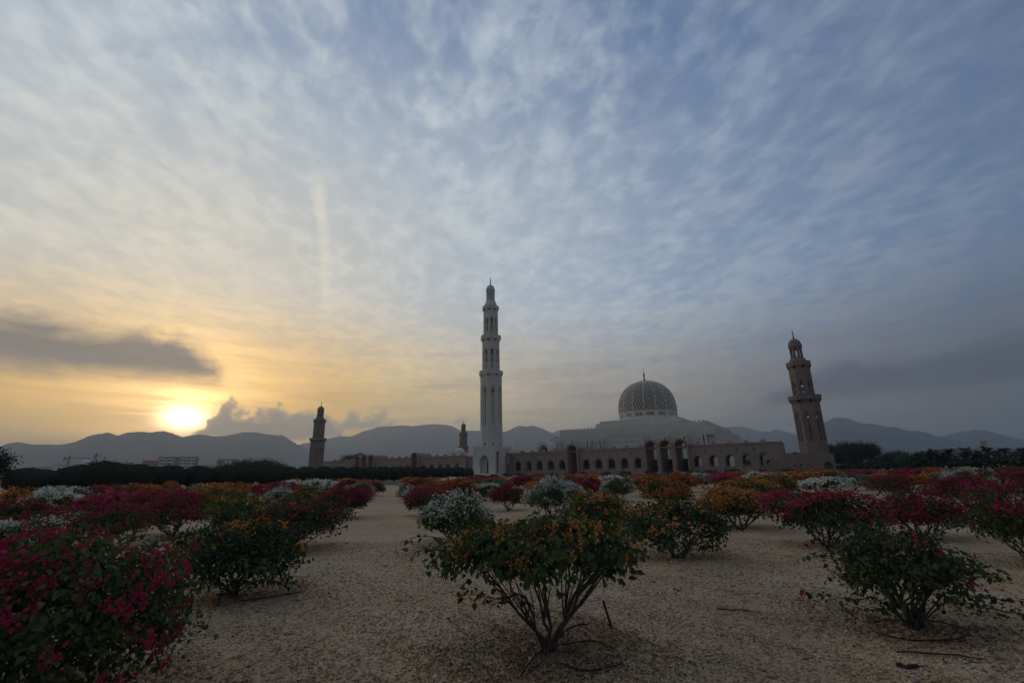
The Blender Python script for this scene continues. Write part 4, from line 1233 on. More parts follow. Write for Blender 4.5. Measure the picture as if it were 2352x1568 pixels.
MID = [  # x, y, colour, mode, width, height, leaf, label
    (-5.14, 11.56, 'red', 'few', 2.15, 1.18, M_LEAFD, 'green bougainvillea with red flowers left of the path, behind the orange-dotted one'),
    (-6.9, 12.6, 'orange', 'few', 1.9, 1.22, None, 'olive-green bougainvillea with orange tips behind the red-flowered one left of the path'),
    (-10.04, 14.72, 'magenta', 'full', 2.3, 1.25, None, 'round magenta bougainvillea with a visible trunk, left of the orange row'),
    (-10.15, 12.28, 'magenta', 'full', 2.2, 1.12, None, 'magenta bougainvillea directly behind the large corner bush'),
    (-10.99, 11.2, 'crimson', 'full', 2.0, .98, None, 'low deep crimson bougainvillea at the left behind the corner bush'),
    (-20.27, 21.19, 'white', 'full', 2.5, 1.25, None, 'wide white bougainvillea at far left below the separate clipped trees'),
    (-25.62, 28.62, 'white', 'some', 2.0, 1.35, None, 'white and green bougainvillea near the pale path at far left'),
    (-9.9, 9.9, 'white', 'some', 1.5, .92, None, 'white-flowered bougainvillea cut by the left frame edge'),
    (-17.4, 17.4, 'crimson', 'full', 2.4, .95, M_LEAFD, 'dark crimson bougainvillea in front of the wide white one at far left'),
    (-27.93, 33.02, 'magenta', 'full', 2.2, 1.42, None, 'magenta bougainvillea right of the white ones, nearest the hedge at left'),
    (-23.33, 29.79, 'magenta', 'full', 2.3, 1.36, None, 'magenta bougainvillea under the biggest clipped hedge tree'),
    (-22.06, 31.4, 'orange', 'full', 2.3, 1.36, None, 'orange bougainvillea below the apartment block, left of its twin'),
    (-18.01, 29.13, 'orange', 'full', 2.3, 1.28, None, 'orange bougainvillea below the right end of the apartment block'),
    (-11.7, 24.65, 'white', 'full', 1.75, 1.2, None, 'small white-topped dome-shaped bougainvillea left of the path'),
    (-8.6, 20.6, 'orange', 'few', 1.9, 1.1, None, 'plain green bougainvillea left of the path behind the red-flowered bush'),
    (-6.73, 19.7, 'magenta', 'full', 1.95, 1.25, M_LEAFD, 'dark magenta bougainvillea on the left edge of the path'),
    (-10.31, 32.43, 'white', 'full', 2.4, 1.15, None, 'white bougainvillea on the left path edge behind the dark magenta one'),
    (-11.3, 40.0, 'magenta', 'full', 1.9, 1.1, None, 'far magenta bougainvillea on the left path edge'),
    (-3.57, 20.01, 'magenta', 'full', 1.75, 1.3, None, 'magenta bougainvillea on the right edge of the path'),
    (-6.5, 30.0, 'white', 'full', 1.6, 1.05, None, 'small white bougainvillea on the right path edge behind the magenta one'),
    (-1.43, 11.91, 'white', 'some', 2.05, 1.22, None, 'green bougainvillea dotted with white flowers behind the orange bush'),
    (-1.82, 29.72, 'white', 'full', 1.8, 1.12, None, 'white bougainvillea in the third row below the tall minaret'),
    (-.29, 21.94, 'crimson', 'full', 2.0, 1.15, M_LEAFD, 'dark crimson bougainvillea between two white bushes below the first arches'),
    (1.27, 17.94, 'white', 'full', 2.4, 1.33, None, 'large white bougainvillea below the single portal of the arcade'),
    (2.19, 13.52, 'orange', 'some', 1.9, 1.15, M_LEAFD, 'dark bougainvillea with orange top directly behind the orange foreground bush'),
    (5.67, 27.33, 'white', 'full', 2.1, 1.27, None, 'white dome-shaped bougainvillea below the arches left of the triple portal'),
    (3.09, 9.81, 'orange', 'few', 2.1, 1.13, M_LEAFD, 'dark green bougainvillea with scattered orange flowers right of the foreground orange one'),
    (6.33, 14.19, 'orange', 'full', 2.05, 1.27, None, 'bright orange bougainvillea with bare stems right of centre'),
    (6.4, 20.81, 'orange', 'full', 2.2, 1.33, None, 'orange bougainvillea behind the scattered-orange one, below the triple portal'),
    (14.21, 26.63, 'orange', 'some', 2.3, 1.32, None, 'orange and green bougainvillea below the right minaret plinth'),
    (6.52, 10.6, 'magenta', 'full', 2.1, 1.27, M_LEAFD, 'big magenta bougainvillea left of the red-flowered bush at right'),
    (9.35, 11.57, 'magenta', 'full', 1.95, 1.06, None, 'magenta bougainvillea right behind the open red-flowered bush'),
    (16.83, 18.7, 'magenta', 'full', 2.5, 1.12, None, 'spreading magenta bougainvillea with a drooping right side, at right'),
    (18.92, 25.01, 'magenta', 'full', 2.4, 1.3, None, 'magenta bougainvillea below the gap right of the minaret plinth'),
    (23.4, 25.56, 'white', 'full', 2.6, 1.38, None, 'white bougainvillea at far right in front of the palm grove'),
    (8.5, 8.35, 'magenta', 'some', 1.9, 1.3, None, 'green and magenta bougainvillea cut by the right frame edge'),
    (22.17, 20.6, 'crimson', 'full', 2.3, 1.1, M_LEAFD, 'dark red bougainvillea at the right frame edge below the white one'),
    (10.8, 21.5, 'orange', 'some', 2.1, 1.15, M_LEAFD, 'dark orange-tipped bougainvillea between the bright orange bush and the right minaret'),
    (-14.6, 19.6, 'magenta', 'full', 2.2, 1.08, None, 'magenta bougainvillea between the white and trunk-showing bushes at left'),
    (-14.5, 24.5, 'orange', 'some', 2.1, 1.15, None, 'orange-green bougainvillea behind the trunk-showing magenta one'),
]
for k, (x, y, col_, mode, wd, ht, lm, lab) in enumerate(MID):
    put_bush('mid', mode, k % 3, x, y, col_, wd / 1.95, ht / 1.27, lab, 'bougainvillea bushes on the gravel', k * 1.37, lm)

# far rows: same field, seen as a carpet of colour
def far_rows():
    rng = np.random.default_rng(5)
    u = np.array([-.239, .971]); v = np.array([.971, .239])
    taken = [(m_[0], m_[1]) for m_ in MID]
    n = 0
    words = {'orange': 'orange', 'magenta': 'magenta', 'white': 'white', 'rust': 'rusty red-orange', 'crimson': 'crimson'}
    rowcount = {}
    NUM = ['zero', 'one', 'two', 'three', 'four', 'five', 'six', 'seven', 'eight', 'nine', 'ten', 'eleven', 'twelve', 'thirteen', 'fourteen', 'fifteen', 'sixteen', 'seventeen', 'eighteen', 'nineteen', 'twenty', 'twenty-one', 'twenty-two', 'twenty-three', 'twenty-four']
    for iu in range(0, 15):
        for iv in range(-16, 22):
            s = 23 + iu * 4.6 + (iv % 2) * 2.0 + rng.uniform(-.7, .7)
            t = iv * 4.7 + (2.35 if iv >= 0 else -2.35 + 4.7) * 1.0 + rng.uniform(-.7, .7)
            if iv == 0: t += .6
            if iv == -1: t -= .2
            p = u * s + v * t
            x, y = p
            d = math.hypot(x, y)
            az = math.degrees(math.atan2(x, y))
            if d < 27 or abs(az) > 50: continue
            if x < -30 - max(0, (40 - y)) * .2 or y > 92 - .35 * x: continue
            if abs(t + .9) < 1.9: continue
            if any((x - a) ** 2 + (y - b) ** 2 < 4.6 for a, b in taken): continue
            if d > 58 and rng.uniform() < .25: continue
            zone = 'left' if t < -1 else 'right'
            if zone == 'left':
                c = rng.choice(['magenta', 'orange', 'white', 'crimson', 'rust', None], p=[.24, .30, .20, .08, .12, .06])
            else:
                c = rng.choice(['magenta', 'orange', 'white', 'crimson', 'rust', None], p=[.15, .31, .04, .13, .25, .12])
            c = None if c in (None, 'None') else str(c)
            mode = 'full' if rng.uniform() < .72 else 'some'
            side = 'left of the gravel path' if zone == 'left' else 'right of the gravel path'
            if c:
                cnt = rowcount[(iu, zone)] = rowcount.get((iu, zone), 0) + 1
                lab = '%s bougainvillea, bush %s of distant row %s %s' % (words[c], NUM[cnt], NUM[iu + 1], side)
                put_bush('far', mode, int(rng.integers(0, 4)), x, y, c, rng.uniform(1.05, 1.5), rng.uniform(.74, 1.02), lab, 'distant %s bushes %s' % (words[c], side), rng.uniform(0, 6.28))
            else:
                cnt = rowcount[(iu, zone)] = rowcount.get((iu, zone), 0) + 1
                lab = 'grey-green flowerless shrub, number %s of distant row %s %s' % (NUM[cnt], NUM[iu + 1], side)
                put_bush('far', mode, int(rng.integers(0, 4)), x, y, None, rng.uniform(1.1, 1.5), rng.uniform(.85, 1.05), lab, 'distant grey shrubs %s' % side, rng.uniform(0, 6.28), M_GREY, 'sage_shrub')
            n += 1
    return n
NFAR = far_rows()

# green shrubs along the foot of the right wing
for k in range(17):
    a = 14 + 6.4 * k + random.uniform(-1, 1)
    x, y, _ = mloc(a, -24 - random.uniform(0, 5))
    g = put_bush('far', 'some', k % 4, x, y, None, random.uniform(1.9, 2.5), random.uniform(1.0, 1.3),
                 '%s dark green shrub from the tall minaret, along the right arcade foot' % ORD[k], 'green shrubs along the arcade foot', random.uniform(0, 6), M_LEAFD, 'green_shrub')

# ------------------------------------------------------------------ clipped hedge trees
def hedge_meshes():
    out = []
    for s in range(2):
        rng = np.random.default_rng(60 + s)
        n = 6200
        d = rdir(n, rng, -.96)
        # superellipsoid: flat-sided, rounded top
        q = np.abs(d) ** (1 / .62)
        p = 2.5
        k = (np.abs(d[:, 0]) ** p + np.abs(d[:, 1]) ** p * 1.0 + np.abs(d[:, 2]) ** p) ** (-1 / p)
        hor = np.sqrt(d[:, 0] ** 2 + d[:, 1] ** 2)
        k = (hor ** p + np.abs(d[:, 2]) ** p) ** (-1 / p)
        wob = 1 + .03 * np.sin(d[:, 0] * 7 + s) + .025 * np.cos(d[:, 1] * 9 + d[:, 2] * 5)
        P = d * (k * wob * rng.uniform(.965, 1.012, n))[:, None] * np.array([1, 1, .78]) + np.array([0, 0, 1.0])
        N = unit(d + rng.normal(size=d.shape) * .45)
        V, F, _ = cloud(P, N, rng.uniform(.05, .085, n), LEAF2, rng)
        me = npmesh('crown', V, F); me.materials.append(M_HEDGE)
        mb = MB()
        pr = []
        for i in range(13):
            e = -.97 + 1.97 * i / 12
            e = max(min(e, .999), -.999); h_ = math.sqrt(1 - e * e)
            kk = (h_ ** p + abs(e) ** p) ** (-1 / p) * .95
            pr.append((max(h_ * kk, .02), e * kk * .78 + 1.0))
        mb.lathe(pr, 20)
        core = mb.mesh('inner_crown', True); core.materials.append(M_HEDGE)
        mb = MB(); mb.lathe([(.10, -.05), (.075, .15), (.07, .6)], 8); tr = mb.mesh('trunk'); tr.materials.append(M_BARK)
        out.append((me, core, tr))
    return out
HM = hedge_meshes()
HEDGE = [((-62.6, 62.3), 3.16), ((-58.6, 60.2), 2.88), ((-60.5, 66.4), 3.3), ((-53.6, 60.2), 3.35), ((-46.5, 55.0), 3.47), ((-52.1, 64.4), 3.15), ((-47.8, 61.3), 3.31), ((-51.2, 68.5), 3.17), ((-47.1, 66.5), 3.25), ((-46.0, 70.6), 3.22), ((-44.8, 74.8), 3.24), ((-44.3, 80.0), 3.29), ((-43.0, 85.1), 3.25), ((-42.2, 90.3), 3.28), ((-40.5, 94.5), 3.29), ((-38.7, 98.6), 3.35), ((-36.9, 102.8), 3.31), ((-34.7, 105.9), 3.35), ((-32.5, 109.0), 3.29), ((-30.6, 113.2), 3.3), ((-28.9, 117.3), 3.31), ((-26.8, 120.4), 3.3), ((-24.4, 124.6), 3.3), ((-22.3, 128.8), 3.24), ((-20.5, 133.9), 3.2), ((-18.4, 137.1), 3.31), ((-16.3, 141.2), 3.32), ((-14.1, 145.4), 3.06)]
for k, ((x, y), h) in enumerate(HEDGE):
    r = empty('clipped_hedge_tree', (x, y, 0), k * 1.1)
    tag(r, '%s dark clipped hedge tree counting from the left frame edge' % ORD[k], 'hedge tree', 'dark clipped hedge trees in a row')
    hw = 2.02 if k not in (0, 1, 2) else 2.1
    r.scale = (hw, hw, h * 1.04 / 1.78)
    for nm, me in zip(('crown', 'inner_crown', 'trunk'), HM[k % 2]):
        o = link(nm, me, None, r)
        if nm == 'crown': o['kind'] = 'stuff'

# ------------------------------------------------------------------ trees and palms
def tree(name, x, y, h, rx, label, material, group=None, seed=0, n=7000, leaf=.34, clear=.02, lump=.25, trunk=.35, z=0.0):
    rng = np.random.default_rng(seed)
    r = empty(name, (x, y, z)); tag(r, label, 'tree', group)
    C = Crown(rng, rx, rx * .9, h, h * clear, .55, lump)
    mb = MB()
    top = Vector((rng.normal() * .2, rng.normal() * .2, h * .5))
    mb.tube([(0, 0, -.2), (.05 * trunk, 0, h * .12), tuple(top * .55), tuple(top)], [trunk, trunk * .8, trunk * .6, trunk * .35], 8)
    tips = []
    for k in range(11):
        d = unit(rdir(1, rng, -.05)); e = Vector(C.at(d, np.array([rng.uniform(.65, .9)]))[0])
        s = Vector((0, 0, h * rng.uniform(.15, .45)))
        mid = s * .5 + e * .5 + Vector((0, 0, h * .04))
        mb.tube([s, mid, e], [trunk * .35, trunk * .2, trunk * .06], 5)
    mb.build('trunk', M_BARK, r)
    nc = 90
    cd = rdir(nc, rng, -.6); cp = C.at(cd, .5 + .5 * rng.uniform(0, 1, nc) ** .6)
    P = cp[rng.integers(0, nc, n)] + rng.normal(size=(n, 3)) * np.array([.15, .15, .10]) * rx
    N = unit(P - np.array([0, 0, C.zc]) + rng.normal(size=P.shape) * rx * .5)
    V, F, _ = cloud(P, N, leaf * rng.uniform(.6, 1.3, n), LEAF2, rng)
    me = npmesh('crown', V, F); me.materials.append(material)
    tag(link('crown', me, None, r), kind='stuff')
    return r
def polar(az, d):
    return d * math.sin(R(az)), d * math.cos(R(az))
x, y = polar(-48.6, 72); tree('broadleaf_tree', x, y, 5.4, 3.2, 'dark broadleaf tree cut by the left frame edge', M_TREE, None, 1, 9000, .26)
x, y = polar(33.4, 205); tree('broadleaf_tree', x, y, 9.2, 4.8, 'dark round tree touching the right minaret plinth', M_TREE, 'dark trees right of the minaret', 2, 8000, .4)
x, y = polar(35.2, 200); tree('broadleaf_tree', x, y, 9.8, 7.0, 'broad dark tree, the largest right of the minaret plinth', M_TREE, 'dark trees right of the minaret', 3, 13000, .45, 0.0)
x, y = polar(37.9, 190); tree('olive_tree', x, y, 5.8, 4.2, 'pale grey-green tree right of the broad dark tree', M_TREEG, None, 4, 7000, .3)
x, y = polar(39.2, 185); tree('olive_tree', x, y, 5.2, 3.6, 'smaller grey-green tree left of the palms', M_TREEG, None, 5, 6000, .3)
x, y = polar(30.2, 260); tree('broadleaf_tree', x, y, 8.0, 4.0, 'small dark tree in the gap left of the right minaret', M_TREE, None, 6, 4000, .4)
for k, (az, d, h, w) in enumerate(((-18.9, 330, 15.5, 7), (-17.6, 335, 16.5, 8), (-16.4, 335, 15.5, 7))):
    x, y = polar(az, d); tree('broadleaf_tree', x, y, h, w, '%s of three trees showing over the left wing roof' % ('leftmost', 'middle', 'rightmost')[k], M_TREE, 'trees over the left wing', 20 + k, 4500, .6)
for k, (az, d, h, w) in enumerate(((-29.6, 185, 6.4, 5), (-28.6, 180, 7.6, 5.5), (-27.4, 180, 7.4, 6), (-26.2, 185, 5.8, 5), (-40.6, 110, 4.6, 3.6), (-38.6, 120, 4.3, 3.6))):
    x, y = polar(az, d)
    tree('broadleaf_tree', x, y, h, w, ('%s of four dark trees behind the hedge left of the left minaret' % ORD[k]) if k < 4 else ('dim tree rising behind the biggest clipped hedge tree' if k == 4 else 'dim low tree behind the hedge left of the apartment block'), M_TREE, 'trees behind the hedge', 40 + k, 5000, .35)

def palm_mesh(seed):
    rng = np.random.default_rng(seed)
    mb = MB()
    pts = [(0, 0, -.2), (.08, .05, 1.5), (.12, .1, 3.2), (.05, .12, 4.8)]
    mb.tube(pts, [.26, .22, .2, .22], 8)
    tr = mb.mesh('trunk'); tr.materials.append(M_BARK)
    Vs, Fs, off = [], [], 0
    for k in range(30):
        a = rng.uniform(0, 6.283); el = rng.uniform(-.35, 1.25); L = rng.uniform(2.2, 3.0)
        d = np.array([math.cos(a) * math.cos(el), math.sin(a) * math.cos(el), math.sin(el)])
        t = np.linspace(.08, 1, 26)[:, None]
        C = np.array([.05, .12, 4.8]) + d * L * t + np.array([0, 0, -1]) * (t ** 2) * L * .45
        side = unit(np.cross(d, [0, 0, 1.0])[None])[0]
        for s in (-1, 1):
            N = unit(np.tile(np.array([0, 0, 1.0]), (26, 1)) + rng.normal(size=(26, 3)) * .15)
            dirv = unit(side * s + d * .7 + np.array([0, 0, -.35]))
            X = np.cross(np.tile(dirv, (26, 1)), N)
            ln = (.75 * np.sin(np.clip(t, .12, .97) * math.pi) ** .6)
            tv, tf = NEEDLE
            V = C[:, None, :] + tv[None, :, 0:1] * X[:, None, :] * .8 + tv[None, :, 1:2] * dirv[None, None, :] * ln[:, :, None]
            Vs.append(V.reshape(-1, 3)); Fs.append((tf[None] + (np.arange(26) * 3)[:, None, None]).reshape(-1, 3) + off); off += 78
    me = npmesh('fronds', np.concatenate(Vs), np.concatenate(Fs)); me.materials.append(M_PALM)
    return tr, me
PM = [palm_mesh(70 + k) for k in range(3)]
pi_ = 0
rngp = np.random.default_rng(77)
for row, (d0, z0) in enumerate(((150, 39.8), (170, 40.4))):
    az = z0
    while az < 52.5:
        d = d0 + rngp.uniform(-6, 6) - (az - 40) * 2.2
        x, y = polar(az, d)
        r = empty('date_palm', (x, y, 0), rngp.uniform(0, 6.28))
        tag(r, '%s palm from the left in the %s row of the grove at right' % (ORD[pi_], 'front' if row == 0 else 'back'), 'palm', 'palms of the grove at right')
        s = rngp.uniform(.68, .86); r.scale = (s * 1.1, s * 1.1, s)
        tr, fr = PM[pi_ % 3]
        link('trunk', tr, None, r); link('fronds', fr, None, r)['kind'] = 'stuff'
        pi_ += 1
        az += rngp.uniform(.95, 1.35)
    pi_ = 0
# low scrub under the palms
for k in range(18):
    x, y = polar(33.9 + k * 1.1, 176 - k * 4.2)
    put_bush('far', 'some', k % 4, x, y, None, random.uniform(3.0, 4.2), random.uniform(2.0, 3.3) * (.8 if k < 6 else 1.1), '%s dark scrub thicket counting right from the right minaret plinth' % ORD[k], 'scrub under the palms', k * 1.1, M_TREE, 'scrub_bush')

# ------------------------------------------------------------------ far town on the left
def apartment():
    d = 650.0
    az0, az1 = -37.6, -33.2
    p0 = Vector(polar(az0, d)); p1 = Vector(polar(az1, d))
    ang = math.atan2(p1.y - p0.y, p1.x - p0.x); L = (p1 - p0).length
    r = empty('apartment_block', (p0.x, p0.y, 0), ang)
    tag(r, 'long terracotta and white apartment block below the setting sun', 'building')
    def bx(nm, x0, x1, z1, m, y0=0.0, y1=14.0, z0=-.3):
        mb = MB(); mb.box(x0, x1, y0, y1, z0, z1); return mb.build(nm, m, r)
    H = 24.6
    bx('side_wing', 0, L * .27, H - 3.2, M_RPLASTER, 1.0, 15)
    bx('wall', L * .27, L, H, M_RPLASTER)
    bays = [(.285, .40), (.43, .545), (.665, .785), (.81, .94)]
    for b0, b1 in bays:
        x0, x1 = L * b0, L * b1
        bay = bx('window_bay', x0, x1, H - .9, M_WPLASTER, -.5, -.01)
        for row in range(6):
            for c in range(2):
                xm = x0 + (x1 - x0) * (.27 + .46 * c); zm = H - 3.4 - row * 3.3
                mb = MB(); mb.box(xm - 1.0, xm + 1.0, -.56, -.503, zm - .85, zm + .85)
                w = mb.build('window', M_GLASS, bay)
    bx('parapet', L * .26, L + .4, H + .7, M_TPLASTER, -.3, 14.3, H + .003)
apartment()
def block(az0, az1, d, h, label, material, band=None, rows=0):
    p0 = Vector(polar(az0, d)); p1 = Vector(polar(az1, d))
    ang = math.atan2(p1.y - p0.y, p1.x - p0.x); L = (p1 - p0).length
    r = empty('town_building', (p0.x, p0.y, 0), ang)
    tag(r, label, 'building', 'far buildings of the town')
    mb = MB(); mb.box(0, L, 0, L * .5 + 5, -.3, h); mb.build('wall', material, r)
    mb = MB(); mb.box(-.3, L + .3, -.3, L * .5 + 5.3, h + .003, h + .9); mb.build('parapet', M_TPLASTER, r)
    if band:
        mb = MB(); mb.box(L * band[0], L * band[1], -.3, -.01, h - 8, h - .5); mb.build('white_bay', M_WPLASTER, r)
    for row in range(rows):
        for c in range(max(2, int(L / 6))):
            xm = L * (c + .5) / max(2, int(L / 6))
            mb = MB(); mb.box(xm - .9, xm + .9, -.36, -.305 if band else -.003, h - 3.2 - row * 3.3, h - 1.6 - row * 3.3); mb.build('window', M_GLASS, r)
block(-40.3, -38.2, 560, 15.8, 'plain tan building just left of the apartment block', M_TPLASTER, None, 2)
block(-31.6, -29.7, 640, 21.5, 'terracotta and white building right of the apartment block', M_RPLASTER, (.35, .68), 2)
block(-31.0, -29.0, 560, 15.0, 'low grey building in front of the terracotta and white one', M_CONC, None, 1)
block(-33.1, -31.4, 690, 16.0, 'pale low building in the gap between the two terracotta blocks', M_TPLASTER, None, 2)
block(-44.4, -43.6, 620, 13.5, 'small white block at far left over the clipped trees', M_WPLASTER, None, 2)
block(-43.5, -42.6, 640, 15.8, 'taller white block left of the domed building', M_WPLASTER, None, 2)
def domed():
    x, y = polar(-41.6, 780)
    r = empty('domed_building', (x, y, 0), R(41)); tag(r, 'pale building with three small domes beside a crane at left', 'building')
    mb = MB(); mb.box(-22, 16, -8, 8, -.3, 17); mb.build('wall', M_WPLASTER, r)
    for cx, rr, zz in ((-10, 4.2, 24), (2.5, 5.0, 26), (14, 4.2, 24)):
        mb = MB()
        mb.lathe([(rr, 16.9), (rr, zz - rr)] + [(max(rr * math.cos(q * math.pi / 16), .05), zz - rr + rr * math.sin(q * math.pi / 16)) for q in range(1, 9)], 18)
        mb.build('dome', M_WPLASTER, r, True)
domed()
def crane(az, d, h, jib, label, rz):
    x, y = polar(az, d)
    r = empty('tower_crane', (x, y, 0), rz); tag(r, label, 'crane', 'tower cranes at left')
    mb = MB()
    for sx in (-.8, .8):
        for sy in (-.8, .8): mb.box(sx - .16, sx + .16, sy - .16, sy + .16, -.3, h)
    for k in range(int(h / 2.2)):
        mb.tube([(-.8, -.8, k * 2.2), (.8, -.8, k * 2.2 + 2.2)], .12, 4); mb.tube([(.8, .8, k * 2.2), (-.8, .8, k * 2.2 + 2.2)], .12, 4)
    mb.build('mast', M_CRANE, r)
    mb = MB(); mb.box(-jib * .3, jib, -.5, .5, h, h + .9); mb.build('jib', M_CRANE, r)
    mb = MB(); mb.lathe([(.9, h + .903), (.15, h + 5)], 4); mb.build('tower_head', M_CRANE, r)
    mb = MB(); mb.box(-jib * .3, -jib * .3 + 2.5, -.8, .8, h - 2.2, h - .003); mb.build('counterweight', M_CONC, r)
crane(-42.75, 760, 27, 17, 'red tower crane left of the domed building', .5)
crane(-41.0, 760, 30, 12, 'red tower crane standing between the domes', 1.9)
# right-hand far roofs
block(41.0, 43.4, 420, 10.5, 'low pale roof showing over the palm grove', M_TPLASTER, None, 0)
block(44.1, 44.45, 430, 15.0, 'small pale tower over the palm grove', M_TPLASTER, None, 0)

# ------------------------------------------------------------------ lawns, path, small things
def sheet(name, pts, z, m):
    me = bpy.data.meshes.new(name); me.from_pydata([(x, y, z) for x, y in pts], [], [tuple(range(len(pts)))]); me.update()
    return tag(link(name, me, m), kind='structure')
sheet('lawn', [(-75, 42), (-30, 36), (-22, 46), (-19.5, 60), (-21, 79), (-12, 81), (-6, 128), (3, 190), (-25, 205), (-75, 130)], .03, M_LAWN)
sheet('lawn', [(22, 84), (150, 45), (210, 150), (105, 160), (60, 150)], .03, M_LAWN)
sheet('footpath', [(-70, 47), (-39, 41), (-38, 43.2), (-70, 50.5)], .045, M_PAVE)
for k, (x, y, w, h) in enumerate(((-42.6, 44.6, .5, 1.0), (-40.4, 43.5, .9, 1.25), (-38.6, 43.0, .45, .95))):
    r = empty('stone_bollard', (x, y, 0)); tag(r, ('left slim', 'middle broad', 'right slim')[k] + ' grey stone bollard on the pale path at far left', 'bollard', 'stone bollards on the path')
    mb = MB(); mb.lathe([(w * .55, -.05), (w * .55, .12), (w * .45, .15), (w * .42, h * .85), (w * .5, h * .9), (w * .3, h)], 10); mb.build('post', M_CONC, r)

def hose(pts, rad, label):
    mb = MB(); mb.tube(pts, rad, 8)
    o = mb.build('drip_hose', M_HOSE, None, True)
    tag(o, label, 'hose', 'black irrigation hoses')
def ringpts(cx, cy, rx, ry, a0, a1, n=28, z=.02):
    out = []
    for i in range(n + 1):
        a = a0 + (a1 - a0) * i / n
        x, y = cx + rx * math.cos(a), cy + ry * math.sin(a)
        out.append((x, y, float(hground(x, y)) + z + .006 * math.sin(i)))
    return out
hose(ringpts(.62, 4.83, .30, .33, -2.6, 2.7), .0075, 'black hose ring on the gravel under the orange foreground bush')
hose([(.02, 4.35, .03), (.08, 4.55, .04), (.16, 4.75, .05), (.24, 4.95, .02)], .0075, 'short black hose running to the orange bush stem')
hose([(.36, 5.15, .02), (.5, 5.3, .09), (.66, 5.42, .10), (.72, 5.44, .08)], .010, 'arched black hose end behind the orange bush stem')
hose([(.98, 5.42, -.02), (.95, 5.44, .12), (.90, 5.46, .30)], .013, 'upright black hose stub right of the orange foreground bush')
hose(ringpts(4.08, 5.42, .42, .34, -3.3, 2.2), .008, 'black hose ring under the open red-flowered bush at right')
hose([(-2.75, 3.05, .02), (-2.2, 3.25, .035), (-1.9, 3.5, .02), (-1.75, 3.6, .02)], .010, 'black hose end under the magenta corner bush')
hose([(-3.7, 6.95, .02), (-3.5, 6.99, .03), (-3.3, 7.12, .035), (-3.12, 7.32, .03), (-3.05, 7.5, .02)], .009, 'black hose beside the dark orange-dotted bush at left')
TW = [((2.36, 6.2), (.45, -.18), 'thin dry twig on the gravel left of the red-flowered bush'),
      ((3.35, 4.75), (.5, -.32), 'long dry stick below the red-flowered bush at right'),
      ((3.15, 4.5), (.16, -.07), 'dark bark chunk left of the long dry stick'),
      ((2.5, 4.15), (.3, -.2), 'crooked twig in the lower right gravel'),
      ((2.15, 7.15), (.15, -.01), 'short dark stick alone on the open gravel right of the orange bush'),
      ((3.9, 3.9), (.2, .05), 'small twig at the lower right near the frame bottom')]
for (x, y), (dx, dy), lab in TW:
    rng = np.random.default_rng(int(x * 100))
    pts = []
    for i in range(7):
        t = i / 6; xx, yy = x + dx * t, y + dy * t
        pts.append((xx + rng.normal() * .012, yy + rng.normal() * .012, float(hground(xx, yy)) + .012 + abs(rng.normal()) * .008))
    mb = MB(); rr = .0075 if 'chunk' not in lab else .018
    mb.tube(pts, [rr, rr, rr * 1.1, rr * .9, rr * .8, rr * .6, rr * .3], 6)
    o = mb.build('dry_twig', M_TWIG); tag(o, lab, 'twig', 'dry twigs on the gravel')

# loose gravel near the viewer
def pebbles():
    rng = np.random.default_rng(9)
    n = 95000
    d = 2.2 * (13 / 2.2) ** rng.uniform(0, 1, n)
    az = rng.uniform(-.86, .86, n)
    x, y = d * np.sin(az), d * np.cos(az)
    s = (.005 + .0115 * rng.uniform(0, 1, n) ** 1.6) * (1 + .03 * d)
    big_ = rng.uniform(0, 1, n) < .012
    s = np.where(big_, s * rng.uniform(1.5, 2.4, n), s)
    base = np.array([(1, 0, 0), (-1, 0, 0), (0, 1, 0), (0, -1, 0), (0, 0, .7), (0, 0, -.7)], float)
    tri = np.array([(0, 2, 4), (2, 1, 4), (1, 3, 4), (3, 0, 4), (2, 0, 5), (1, 2, 5), (3, 1, 5), (0, 3, 5)])
    jit = rng.uniform(.55, 1.25, (n, 6, 1))
    V = base[None] * jit * s[:, None, None] * rng.uniform(.7, 1.4, (n, 1, 3))
    a = rng.uniform(0, 6.283, n); c, sn = np.cos(a), np.sin(a)
    Rm = np.zeros((n, 3, 3)); Rm[:, 0, 0] = c; Rm[:, 0, 1] = -sn; Rm[:, 1, 0] = sn; Rm[:, 1, 1] = c; Rm[:, 2, 2] = 1
    b = rng.normal(size=n) * .35; cb, sb = np.cos(b), np.sin(b)
    Rx = np.zeros((n, 3, 3)); Rx[:, 0, 0] = 1; Rx[:, 1, 1] = cb; Rx[:, 1, 2] = -sb; Rx[:, 2, 1] = sb; Rx[:, 2, 2] = cb
    V = np.einsum('nij,nkj->nki', Rm @ Rx, V)
    V += np.c_[x, y, hground(x, y) + s * .25][:, None, :]
    F = tri[None] + (np.arange(n) * 6)[:, None, None]
    o = link('gravel', npmesh('gravel', V.reshape(-1, 3), F.reshape(-1, 3)), M_PEBBLE)
    tag(o, 'loose beige and grey gravel stones covering the ground', 'gravel', None, 'stuff')
pebbles()
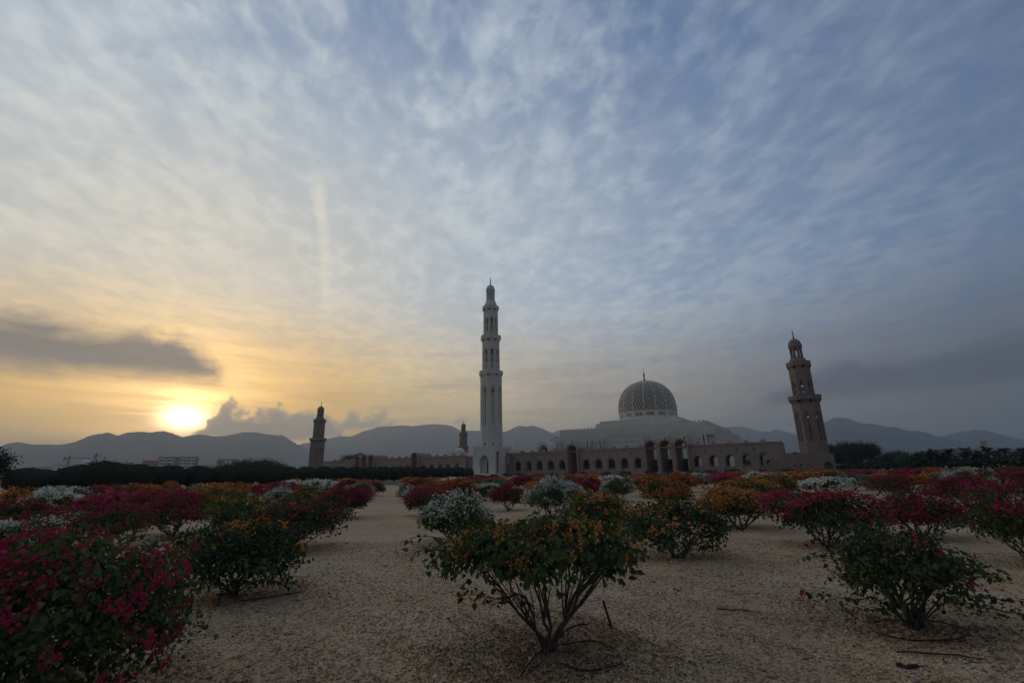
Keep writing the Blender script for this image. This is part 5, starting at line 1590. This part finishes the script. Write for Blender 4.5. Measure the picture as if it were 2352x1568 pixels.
def litter():
    rng = np.random.default_rng(19)
    spots = [(.28, 4.95, 1.2, 2600), (-3.2, 4.0, 1.7, 1400), (4.1, 5.5, 1.2, 2400), (-4.0, 7.4, 1.4, 1800)]
    P = []
    for cx, cy, rr, n in spots:
        P.append(np.c_[rng.normal(cx, rr * .5, n), rng.normal(cy, rr * .45, n)])
    for m_ in MID[:40]:
        if math.hypot(m_[0], m_[1]) < 18:
            P.append(np.c_[rng.normal(m_[0], .75, 520), rng.normal(m_[1], .65, 520)])
    n = 6500
    d = 2.4 * (20 / 2.4) ** rng.uniform(0, 1, n); a = rng.uniform(-.85, .85, n)
    Q = np.c_[d * np.sin(a), d * np.cos(a)]
    f_ = np.sin(Q[:, 0] * 2.1 + 1) * np.cos(Q[:, 1] * 1.7) + .6 * np.sin(Q[:, 0] * 4.7 - Q[:, 1] * 3.9)
    P.append(Q[f_ > rng.uniform(-1.1, .9, n)])
    P = np.concatenate(P); n = len(P)
    P3 = np.c_[P, hground(P[:, 0], P[:, 1]) + .012]
    N = unit(rng.normal(size=(n, 3)) * .35 + np.array([0, 0, 1]))
    V, F, _ = cloud(P3, N, rng.uniform(.018, .042, n), LEAF2, rng)
    V[:, 2] = np.maximum(V[:, 2], hground(V[:, 0], V[:, 1]) + .004)
    o = link('fallen_petals', npmesh('fallen_petals', V, F), M_LITTER)
    tag(o, 'fallen petals and dry leaves scattered over the gravel', 'leaf litter', None, 'stuff')
litter()

# low weeds round the watered stems
def weeds():
    rng = np.random.default_rng(29)
    P = []
    for cx, cy, sx, sy, n in ((.45, 4.75, .55, .40, 1500), (.1, 5.3, .5, .3, 500), (4.2, 5.4, .4, .3, 350), (-.4, 4.6, .4, .25, 350)):
        P.append(np.c_[rng.normal(cx, sx, n), rng.normal(cy, sy, n)])
    P = np.concatenate(P); n = len(P)
    f_ = np.sin(P[:, 0] * 9 + 1) * np.cos(P[:, 1] * 8) + rng.uniform(-.6, .9, n)
    P = P[f_ > 0]; n = len(P)
    P3 = np.c_[P, hground(P[:, 0], P[:, 1]) + rng.uniform(.008, .03, n)]
    N = unit(rng.normal(size=(n, 3)) * .5 + np.array([0, 0, 1]))
    V, F, _ = cloud(P3, N, rng.uniform(.012, .030, n), LEAF2, rng)
    V[:, 2] = np.maximum(V[:, 2], hground(V[:, 0], V[:, 1]) + .004)
    o = link('ground_cover', npmesh('ground_cover', V, F), M_LEAFD)
    tag(o, 'sparse low green weeds round the stem of the orange foreground bush', 'weeds', None, 'stuff')
weeds()

# ------------------------------------------------------------------ haze
def haze():
    mb = MB(); mb.box(-7950, 7950, -7950, 7950, -6.5, 610)
    m = bpy.data.materials.new('haze_air'); m.use_nodes = True
    nt = m.node_tree; nt.nodes.clear()
    out = nt.nodes.new('ShaderNodeOutputMaterial')
    v = nt.nodes.new('ShaderNodeVolumePrincipled')
    v.inputs['Color'].default_value = (.82, .92, 1.0, 1)
    v.inputs['Density'].default_value = HAZE
    v.inputs['Anisotropy'].default_value = .5
    nt.links.new(v.outputs[0], out.inputs['Volume'])
    o = mb.build('haze', m)
    tag(o, 'pale dusk haze filling the air', 'haze', None, 'stuff')
HAZE = 2.05e-4
haze()
